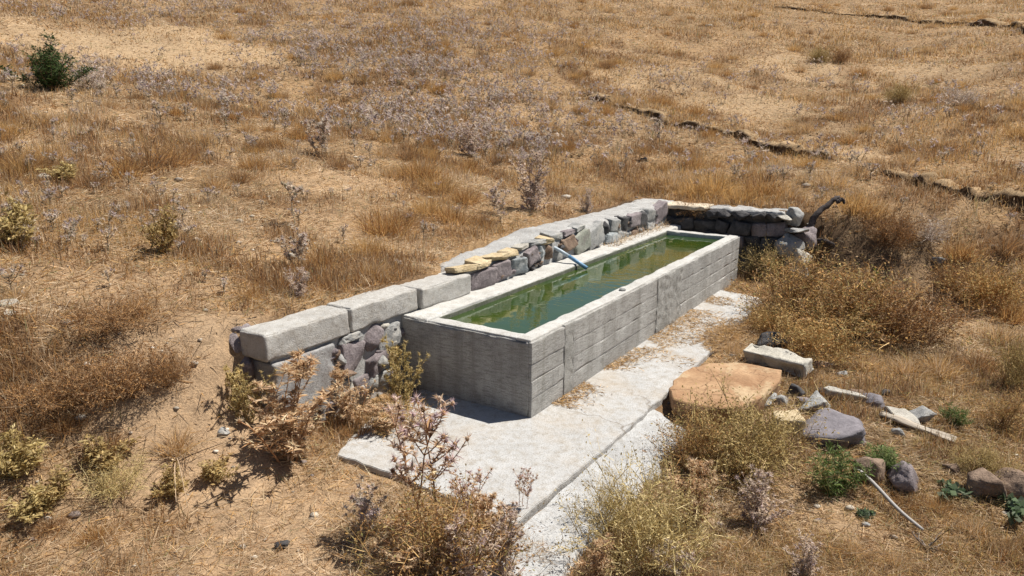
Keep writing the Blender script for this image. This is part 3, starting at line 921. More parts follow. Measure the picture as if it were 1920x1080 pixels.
x, y, z, _ = ground_at(1462, 700)
o = link('broken_kerb_block', rounded_box((-.40, -.13, -.09), (.40, .13, .11), .03, .03, .018, 81, 7, .09), concrete_mat('kerb_concrete', (.56, .53, .46), (.44, .41, .35), 1.6, .8, .35, (.30, .26, .2), .25), None, (x, y + .12, z + .12), -.80)
o.rotation_euler[0] = .22
tag(o, 'broken length of pale concrete kerb lying on the grass behind the orange boulder', 'concrete block')
loose_rock('stone', 1452, 655, 66, .26, .3, R_DARK, 'black speckled stone propped behind the broken kerb block', 402)
loose_rock('violet_boulder', 1582, 835, 150, .30, .62, R_VIOLET, 'big violet-grey boulder among the rubble on the right', 403, rz=.3, cat='boulder', sink=.35)
loose_rock('stone', 1530, 775, 70, .24, .3, R_GREY, 'grey rough stone touching the back of the violet boulder', 404)
loose_rock('stone', 1497, 745, 44, .18, .2, R_DARK, 'small dark stone with a hollow near the orange boulder', 405, sub=2)
loose_rock('stone', 1483, 812, 60, .22, .25, R_TAN, 'tan block half buried left of the violet boulder', 406, 1)
loose_rock('stone', 1640, 765, 70, .16, .3, R_VIOLET, 'low grey stone behind the pale flat stones', 407)
loose_rock('stone', 1575, 842, 46, .16, .2, R_BROWN, 'brown stone at the foot of the violet boulder', 408, sub=2)
for px, py, pl, lab, s, hh in ((1578, 752, [(-.20, .05), (-.13, .10), (.20, .02), (.26, -.06), (.1, -.03), (-.16, .0)], 'thin pale slab lying against the back of the violet boulder', 1, .08), (1692, 796, [(-.12, .17), (.08, .16), (.15, .0), (.12, -.16), (.02, -.17), (-.10, .02)], 'pale flat stone slab leaning between the violet boulder and a round stone', 2, .06)):
    x, y, z, _ = ground_at(px, py)
    o = link('flat_stone', prism_mesh(jitter_poly(pl, .06, .006, s), -.03, .03, .006), R_PALE, None, (x, y, z + hh), 0)
    o.rotation_euler = (.25, .12, 0); tag(o, lab, 'stone')
loose_rock('stone', 1730, 796, 52, .20, .24, R_GREY, 'rounded grey stone at the end of the pale slab', 409, sink=.15)
loose_rock('stone', 1636, 905, 58, .27, .25, R_BROWN, 'brown pointed stone next to the green weed', 410, sink=.2)
loose_rock('stone', 1708, 928, 66, .32, .3, R_PURPLE, 'grey-violet angular stone right of the brown pointed stone', 411, sink=.2)
loose_rock('stone', 1858, 938, 66, .26, .3, R_BROWN, 'wedge-shaped brown stone at the lower right', 412, sink=.2)
loose_rock('stone', 1905, 936, 62, .26, .3, R_BROWN, 'brown stone cut off by the right edge of the picture', 413, sink=.2)
loose_rock('stone', 8, 575, 34, .06, .2, R_PALE, 'flat whitish stone at the left edge', 414, sub=2)
loose_rock('stone', 6, 592, 30, .05, .16, R_PALE, 'second whitish stone just below the flat one at the left edge', 415, sub=2)
loose_rock('stone', 16, 242, 18, .12, .3, R_PALE, 'pinkish pale stone on the slope near the left edge', 416, sub=2)
loose_rock('stone', 525, 1032, 30, .07, .1, R_DARK, 'small dark stone on bare earth at the bottom', 417, sub=2)
loose_rock('stone', 415, 818, 26, .09, .12, R_GREY, 'small pale stone in the shade of the big thistle', 418, sub=2)
loose_rock('stone', 1625, 990, 16, .05, .07, R_GREY, 'small flat grey stone on the straw left of the pole', 419, sub=2)
loose_rock('stone', 1765, 495, 26, .16, .2, R_GREY, 'grey stone on the bank right of the bushes', 420, sub=2)
loose_rock('stone', 1200, 855, 26, .06, .1, R_BROWN, 'brown stone on the sloping apron', 421, sub=2)
loose_rock('stone', 1330, 50, 16, .2, .3, R_PALE, 'tiny pale stone far up the slope', 422, sub=2)
d_ = ray(1167, 543); t_ = (.815 - CAMZ) / d_[2]
o = link('pebble', rock_mesh((.09, .06, .035), 431, 0, 12, 2), R_GREY, None, (d_[0] * t_, d_[1] * t_, .817)); tag(o, 'small grey pebble lying on the front rim of the trough', 'stone')
for i, (px, py, w_, h_, mt_s, lab) in enumerate([
    (1512, 762, 30, .12, R_PURPLE, 'small purple stone between the orange boulder and the grey rough stone'),
    (1470, 758, 36, .12, R_GREY, 'grey stone at the right corner of the orange boulder'),
    (1548, 742, 26, .10, R_DARK, 'small black stone behind the thin pale slab'),
    (1610, 745, 30, .10, R_BROWN, 'brown stone right of the thin pale slab'),
    (1660, 742, 24, .09, R_DARK, 'tiny dark stone behind the low grey stone'),
    (1540, 690, 36, .10, R_BROWN, 'brown stone at the right end of the broken kerb block'),
    (1580, 705, 24, .07, R_GREY, 'tiny grey stone in the straw right of the broken kerb block'),
    (1690, 820, 30, .10, R_GREY, 'grey stone under the narrow plank'),
    (1790, 888, 30, .10, R_BROWN, 'brown stone above the broad-leaved creeping plant')]):
    loose_rock('stone', px, py, w_, h_, h_ * 1.3, mt_s, lab, 440 + i, sub=2)
# scattered pebbles
rng = np.random.default_rng(77)
pa = Acc(); V0, F0 = ico(1)
for i in range(900):
    r = math.exp(rng.uniform(math.log(3.6), math.log(20))); th = rng.uniform(-.75, .75)
    x, y = r * math.sin(th), r * math.cos(th)
    u, v = to_uv(x, y)
    if -1.75 < u < 8.5 and -.9 < v < 2.4: continue
    s = rng.gamma(2, .008) * (1 + r / 18)
    c = pick([(.30, .25, .2), (.42, .37, .3), (.2, .16, .14), (.5, .45, .38)], 1, rng)[0]
    pa.add(V0 * s * np.array([1, .8, .55]) * rng.uniform(.75, 1.2, (len(V0), 1)) + np.array([x, y, float(terrain(x, y)) + s * .2]), F0, c)
o = link('pebbles', pa.mesh('pebbles'), M_STEM); tag(o, 'small pebbles and clods scattered on the dry earth', 'pebbles', None, 'stuff')

# plank and pole on the right
m, nt, p = new_mat('weathered_wood')
tc = nd(nt, 'ShaderNodeTexCoord'); mp = nd(nt, 'ShaderNodeMapping'); mp.inputs['Scale'].default_value = (1.5, 22, 22); nt.links.new(tc.outputs['Object'], mp.inputs[0])
n1 = nd(nt, 'ShaderNodeTexNoise', Scale=3.0, Detail=7.0, Roughness=.7); nt.links.new(mp.outputs[0], n1.inputs['Vector'])
nt.links.new(ramp(nt, n1.outputs[0], [(.3, (.22, .18, .14)), (.65, (.52, .45, .36))]), p.inputs['Base Color']); p.inputs['Roughness'].default_value = .85
bp = nd(nt, 'ShaderNodeBump', Strength=.5, Distance=.01); nt.links.new(n1.outputs[0], bp.inputs['Height']); nt.links.new(bp.outputs[0], p.inputs['Normal'])
M_WOOD = m


def between(px0, px1, lift0, lift1):
    a = np.array(ground_at(*px0)[:3]); b = np.array(ground_at(*px1)[:3]); a[2] += lift0; b[2] += lift1
    return a, b


a_, b_ = between((1647, 790), (1790, 838), .10, .07)
L = np.linalg.norm(b_ - a_); d = (b_ - a_) / L
o = link('plank', rounded_box((-L / 2, -.045, -.014), (L / 2, .045, .014), .006, .04, .004, 91, 10, .02), M_WOOD, None, tuple((a_ + b_) / 2), math.atan2(d[1], d[0]))
o.rotation_euler[1] = -math.asin(d[2]); o.rotation_euler[0] = .35
tag(o, 'narrow weathered wooden plank lying below the pale flat stone', 'plank')
a_, b_ = between((1603, 897), (1728, 1003), .10, .04)
mid = (a_ + b_) / 2
pts = np.array([a_ + (b_ - a_) * t + np.array([0, 0, .012 * math.sin(t * 7)]) for t in np.linspace(0, 1, 12)]) - mid
ac = Acc(); tube(ac, pts, .018, .015, (.36, .34, .32), 8)
o = link('pole', ac.mesh('pole', True), M_STEM, None, tuple(mid)); tag(o, 'thin grey pole lying on the ground at the lower right', 'pole')

# charred twisted stump behind the right end of the wall
sx, sy, sz, _ = ground_at(1522, 462)
st = empty('twisted_stump', (sx, sy, sz)); tag(st, 'dark twisted dead branch standing beyond the right end of the wall', 'dead branch')
kpx = depth_of(sx, sy, sz) / FOC


def pxpath(pts, jy=0.0):
    return np.array([((a - 1522) * kpx, jy * i, (462 - b) * kpx) for i, (a, b) in enumerate(pts)])


def smooth_path(P, n=24, seed=0, amp=.01):
    t = np.linspace(0, len(P) - 1, n); i = np.clip(t.astype(int), 0, len(P) - 2); f = (t - i)[:, None]
    p0 = P[np.maximum(i - 1, 0)]; p1 = P[i]; p2 = P[i + 1]; p3 = P[np.minimum(i + 2, len(P) - 1)]
    Q = .5 * (2 * p1 + (p2 - p0) * f + (2 * p0 - 5 * p1 + 4 * p2 - p3) * f ** 2 + (3 * p1 - p0 - 3 * p2 + p3) * f ** 3)
    return Q + np.random.default_rng(seed).normal(0, amp, Q.shape)


M_CHAR = rock_mat('charred_bark', (.035, .028, .025), (.11, .09, .085), None, 14.0)
for nm, pts, r0, r1, jy in (('trunk', [(1516, 466), (1516, 440), (1520, 418), (1532, 400), (1548, 388), (1562, 376), (1572, 372)], .075, .04, .03), ('branch', [(1518, 452), (1530, 450), (1545, 452), (1562, 460), (1578, 470), (1590, 476)], .05, .02, -.05), ('branch', [(1514, 458), (1500, 462), (1488, 470)], .05, .02, -.08), ('broken_end', [(1560, 378), (1570, 374), (1574, 380)], .045, .02, 0)):
    ac = Acc(); tube(ac, smooth_path(pxpath(pts, jy), 22, 3, .008), r0, r1, (.1, .1, .1), 8); link(nm, ac.mesh(nm, True), M_CHAR, st)

# ------------------------------------------------------------------ plants
STRAW = [(.59, .445, .285), (.65, .515, .35), (.51, .37, .22), (.57, .415, .27)]
GOLD = [(.52, .32, .12), (.57, .37, .155), (.45, .265, .095), (.61, .42, .20)]
RUST = [(.40, .215, .08), (.32, .165, .065), (.48, .275, .11), (.27, .135, .06)]
OLIVE = [(.38, .28, .11), (.45, .345, .145), (.29, .22, .09), (.50, .38, .18)]
YELLOW = [(.54, .42, .19), (.46, .36, .155), (.60, .485, .26), (.42, .33, .14)]
GREEN = [(.10, .15, .04), (.15, .21, .06), (.08, .11, .03), (.20, .25, .10)]
GREYG = [(.54, .47, .38), (.60, .53, .44), (.46, .40, .31), (.56, .49, .43)]
MAUVE = [(.52, .42, .33), (.58, .48, .39), (.43, .33, .26), (.49, .40, .40), (.56, .45, .33)]
PINKST = [(.58, .41, .24), (.62, .47, .30), (.47, .30, .16), (.52, .37, .25), (.43, .265, .14)]
BROWN = [(.28, .18, .10), (.36, .24, .13), (.21, .135, .08), (.42, .29, .165)]


def thistle_parts(rng, h=1.0, spread=.7, nst=4, nbr=7, head=.075, cols=PINKST, stemc=BROWN, spikes=26, leaf=.08, low=.35, tip=None):
    st, lv, hd = Acc(), Acc(), Acc()
    heads = []; lb, ld, ll = [], [], []
    for s in range(nst):
        az = rng.uniform(0, 6.283); lean = rng.uniform(.05, .55) * spread if nst > 1 else rng.uniform(0, .12)
        hh = h * rng.uniform(.68, 1.0)
        base = np.array([rng.normal(0, .05), rng.normal(0, .05), -.03])
        top = base + np.array([math.cos(az) * lean * h, math.sin(az) * lean * h, hh])
        t = np.linspace(0, 1, 9)[:, None]
        P = base + (top - base) * t + np.array([math.cos(az), math.sin(az), 0]) * (t * (1 - t)) * -.12 * h + rng.normal(0, .008 * h, (9, 3)) * t
        tube(st, P, .0085 * h ** .5, .004, pick(stemc, 1, rng)[0], 4)
        paths = [P]
        for b in range(nbr):
            i = rng.integers(int(9 * low), 8); s0 = P[i]
            a2 = rng.uniform(0, 6.283); L = h * rng.uniform(.16, .42) * (1.15 - i / 12)
            d = unit(np.array([math.cos(a2), math.sin(a2), rng.uniform(.35, 1.3)]))
            tq = np.linspace(0, 1, 5)[:, None]
            Q = s0 + d * L * tq + np.array([0, 0, 1]) * (tq ** 2) * L * .25
            tube(st, Q, .005, .003, pick(stemc, 1, rng)[0], 3)
            paths.append(Q)
            for c in range(rng.integers(0, 3)):
                k = rng.integers(1, 4); a3 = rng.uniform(0, 6.283)
                d3 = unit(np.array([math.cos(a3), math.sin(a3), rng.uniform(.3, 1.2)]))
                S = Q[k] + d3 * L * rng.uniform(.25, .5) * tq
                tube(st, S, .0035, .0025, pick(stemc, 1, rng)[0], 3); paths.append(S)
        for Q in paths:
            heads.append(Q[-1])
            n = int(len(Q) * 3.2)
            k = rng.uniform(.12, 1, n) * (len(Q) - 1); i = np.minimum(k.astype(int), len(Q) - 2)
            pos = Q[i] + (Q[i + 1] - Q[i]) * (k - i)[:, None]
            a4 = rng.uniform(0, 6.283, n)
            lb.append(pos); ld.append(unit(np.stack([np.cos(a4), np.sin(a4), rng.uniform(-.2, .9, n)], 1))); ll.append(rng.uniform(.4, 1, n) * leaf)
    lb, ld, ll = np.concatenate(lb), np.concatenate(ld), np.concatenate(ll)
    blades(lv, lb, ld, ll, ll * .22, np.minimum(pick(cols, len(lb), rng) * 1.15, .85), rng, .3, 2)
    H = np.array(heads); n = len(H) * spikes
    hb = np.repeat(H, spikes, 0)
    dv = unit(rng.normal(size=(n, 3)) + np.array([0, 0, .45]))
    rad = head * np.repeat(rng.uniform(.6, 1.15, len(H)), spikes) * rng.uniform(.7, 1.1, n)
    hc = np.repeat(pick(tip or cols, len(H), rng, .12) * 1.25, spikes, 0) * (1 + rng.normal(0, .12, (n, 1)))
    blades(hd, hb, dv, rad, rad * .15, np.clip(hc, .02, .85), rng)
    m = max(3, spikes // 4); V, F = ico(1)
    for q in H:
        hd.add(V * head * .26 * np.array([1, 1, 1.25]) + q, F, pick(stemc + cols, 1, rng)[0])
    return [('stem', st.mesh('stem'), M_STEM), ('leaves', lv.mesh('leaves'), M_PLANT), ('flower_heads', hd.mesh('heads'), M_PLANT)]


def bush_parts(rng, h=.6, w=.9, n0=45, n1=6, n2=5, leafl=.022, cols=OLIVE, stemc=BROWN, leafn=2, leafw=.5, tw=.004):
    tg, lf = Acc(), Acc()
    az = rng.uniform(0, 6.283, n0); el = rng.uniform(.12, 1.0, n0) ** .8
    d0 = unit(np.stack([np.cos(az) * (1.15 - el) * w / h, np.sin(az) * (1.15 - el) * w / h, el + .15], 1))
    b0 = np.stack([rng.normal(0, w * .09, n0), rng.normal(0, w * .09, n0), np.full(n0, -.02)], 1)
    L0 = rng.uniform(.6, 1.0, n0) * np.minimum(h / np.maximum(d0[:, 2], .2), w * .62 / np.maximum(np.hypot(d0[:, 0], d0[:, 1]), .15)) * .88
    blades(tg, b0, d0, L0, tw * 2.4, pick(stemc, n0, rng), rng, rng.uniform(-.2, .25, n0), 2)

    def kids(b, d, L, k, f0, f1, bend):
        n = len(b) * k
        t = rng.uniform(.25, 1.0, n); B = np.repeat(b, k, 0) + np.repeat(d * L[:, None], k, 0) * t[:, None]
        D = unit(np.repeat(d, k, 0) + rng.normal(0, bend, (n, 3)) + np.array([0, 0, .18]))
        return B, D, np.repeat(L, k) * rng.uniform(f0, f1, n)
    b1, d1, L1 = kids(b0, d0, L0, n1, .25, .5, .65)
    blades(tg, b1, d1, L1, tw * 1.5, pick(stemc + cols, len(b1), rng), rng, .1, 2)
    b2, d2, L2 = kids(b1, d1, L1, n2, .3, .65, .8)
    blades(tg, b2, d2, L2, tw, pick(cols, len(b2), rng), rng)
    b3 = np.concatenate([b2 + d2 * L2[:, None] * t for t in rng.uniform(.3, 1, leafn)])
    D3 = unit(np.tile(d2, (leafn, 1)) + rng.normal(0, .8, (len(b3), 3)))
    ln = leafl * rng.uniform(.5, 1.3, len(b3))
    blades(lf, b3, D3, ln, ln * leafw, pick(cols, len(b3), rng, .22), rng, .2, 2, True)
    return [('twigs', tg.mesh('twigs'), M_STEM), ('leaves', lf.mesh('leaves'), M_PLANT)]


def leafy_parts(rng, h=.6, w=.6, nst=14, leafl=.09, nl=26, cols=GREEN, stemc=[(.2, .2, .08)], leafw=.2, leader=0.0):
    tg, lf = Acc(), Acc()
    for s in range(nst):
        az = rng.uniform(0, 6.283); r = rng.uniform(.1, 1) * w * .5
        hh = h * rng.uniform(.5, .85) * (1.1 - r / w) if not (leader and s == 0) else h
        if leader and s == 0: r = w * .06
        t = np.linspace(0, 1, 7)[:, None]
        top = np.array([math.cos(az) * r, math.sin(az) * r, hh])
        P = top * t + np.array([math.cos(az), math.sin(az), 0]) * r * .25 * t * (1 - t) + np.array([0, 0, -.03])
        tube(tg, P, .007, .003, pick(stemc, 1, rng)[0], 4)
        n = nl if not (leader and s == 0) else nl * 2
        k = rng.uniform(.15, 1, n) * 6; i = np.minimum(k.astype(int), 5)
        pos = P[i] + (P[i + 1] - P[i]) * (k - i)[:, None]
        a4 = rng.uniform(0, 6.283, n)
        D = unit(np.stack([np.cos(a4), np.sin(a4), rng.uniform(.1, 1.3, n)], 1))
        side = rng.uniform(.5, 1.0, n) * h * .13
        pos2 = pos + D * side[:, None]
        blades(tg, pos, D, side, .004, pick(stemc, n, rng), rng)
        for q in range(4):
            B = pos + (pos2 - pos) * rng.uniform(.2, 1, (n, 1))
            ln = leafl * rng.uniform(.5, 1.1, n)
            blades(lf, B, unit(D + rng.normal(0, .6, (n, 3))), ln, ln * leafw, pick(cols, n, rng, .2), rng, .25, 2, True)
    return [('stem', tg.mesh('stem'), M_STEM), ('leaves', lf.mesh('leaves'), M_PLANT)]


def tussock_mesh(rng, h=.35, w=.45, n=320, cols=GOLD, wd=.004, fall=.9):
    a = Acc()
    az = rng.uniform(0, 6.283, n); r = np.abs(rng.normal(0, .28, n)) * w * .5
    b = np.stack([np.cos(az) * r, np.sin(az) * r, np.full(n, -.03)], 1)
    az2 = az + rng.normal(0, .9, n)
    tl = np.abs(rng.normal(0, .5, n)) * fall
    d = unit(np.stack([np.cos(az2) * tl, np.sin(az2) * tl, np.ones(n)], 1))
    L = h * rng.uniform(.5, 1.15, n)
    blades(a, b, d, L, wd, pick(cols, n, rng, .2), rng, rng.uniform(.1, .9, n), 2)
    return a.mesh('tussock')


def place_parts(name, parts, loc, scale, rz, label, cat, group=None):
    t = empty(name, loc, rz); t.scale = scale
    for nm, me, mt in parts:
        link(nm, me, mt, t)
    tag(t, label, cat, group)
    return t


# prototypes: (parts, height, width)
R_ = np.random.default_rng
PROTO = {
    'thistle_straw': (thistle_parts(R_(1), 1.0, .85, 6, 9, .062, PINKST + STRAW, [(.30, .17, .09), (.36, .22, .12)], 26, .10, .10), 1.0, 1.1),
    'thistle_olive': (thistle_parts(R_(2), 1.0, .6, 6, 9, .07, OLIVE + YELLOW, OLIVE, 18, .07, .10), 1.0, 1.0),
    'thistle_mauve': (thistle_parts(R_(3), 1.0, .7, 6, 9, .060, MAUVE, [(.26, .18, .14), (.3, .23, .18)], 24, .09, .10), 1.0, 1.05),
    'thistle_tall': (thistle_parts(R_(14), 1.0, .55, 3, 8, .062, PINKST + MAUVE, [(.30, .17, .10), (.24, .13, .08)], 26, .075, .45, tip=[(.56, .42, .40), (.6, .45, .34), (.46, .36, .38)]), 1.0, .75),
    'thistle_single': (thistle_parts(R_(5), 1.0, .1, 1, 8, .11, GREYG + MAUVE, [(.26, .24, .14), (.3, .25, .16)], 22, .09, .6), 1.0, .5),
    'thistle_grey': (thistle_parts(R_(6), 1.0, .6, 3, 8, .11, GREYG + MAUVE, [(.30, .25, .18)], 22, .10, .2), 1.0, .8),
    'bush_olive': (bush_parts(R_(7), .7, 1.0, 70, 7, 6, .026, OLIVE), .7, 1.0),
    'bush_yellow': (bush_parts(R_(8), .7, .9, 60, 6, 6, .020, YELLOW + [(.48, .38, .18)], YELLOW), .7, .9),
    'bush_brown': (bush_parts(R_(9), .6, 1.0, 75, 7, 6, .026, BROWN + RUST, [(.16, .10, .06), (.22, .13, .07)]), .6, 1.0),
    'bush_gold': (bush_parts(R_(10), .6, .9, 55, 7, 6, .028, GOLD + OLIVE + RUST[:1], RUST), .6, .9),
    'bush_grey': (bush_parts(R_(11), .5, .8, 50, 6, 5, .020, MAUVE + GREYG, [(.3, .25, .22)]), .5, .8),
    'bush_mixed': (bush_parts(R_(12), .7, 1.0, 62, 7, 6, .026, OLIVE[:2] + BROWN + RUST[:3] + GOLD + [(.26, .24, .09)], [(.16, .10, .06), (.24, .15, .08)]), .7, 1.0),
    'leafy_green': (leafy_parts(R_(13), .7, .75, 16, .075, 26, GREEN + [(.22, .26, .12)]), .7, .75),
    'leafy_yellow': (leafy_parts(R_(15), .7, .6, 14, .07, 24, YELLOW + OLIVE, OLIVE, .35), .7, .6),
    'leafy_ochre': (leafy_parts(R_(16), .7, .6, 12, .07, 20, [(.46, .33, .14), (.54, .42, .2), (.38, .28, .12)], BROWN, .4), .7, .6),
    'leafy_bright': (leafy_parts(R_(17), .6, .5, 12, .06, 22, [(.28, .33, .05), (.36, .38, .07), (.2, .26, .05)], OLIVE, .25), .6, .5),
    'sapling': (leafy_parts(R_(18), 1.0, 1.25, 22, .065, 60, [(.03, .055, .016), (.05, .085, .025), (.08, .115, .04)], [(.12, .09, .06)], .30, 1.0), 1.0, 1.15),
    'broad_leaf': (leafy_parts(R_(19), .25, .6, 9, .16, 5, [(.12, .18, .09), (.18, .24, .14), (.24, .28, .2)], GREEN, .75), .25, .65),
}


def plant(name, kind, px, py, wpx, hpx, label, cat, rz=None, group=None):
    parts, h0, w0 = PROTO[kind]
    x, y, z, t = ground_at(px, py)
    k = depth_of(x, y, z) / FOC
    sz = hpx * k / h0 * 1.04; sx = wpx * k / w0
    return place_parts(name, parts, (x, y, z), (sx, sx, sz), (px * .37 + py * .11) % 6.28 if rz is None else rz, label, cat, group)


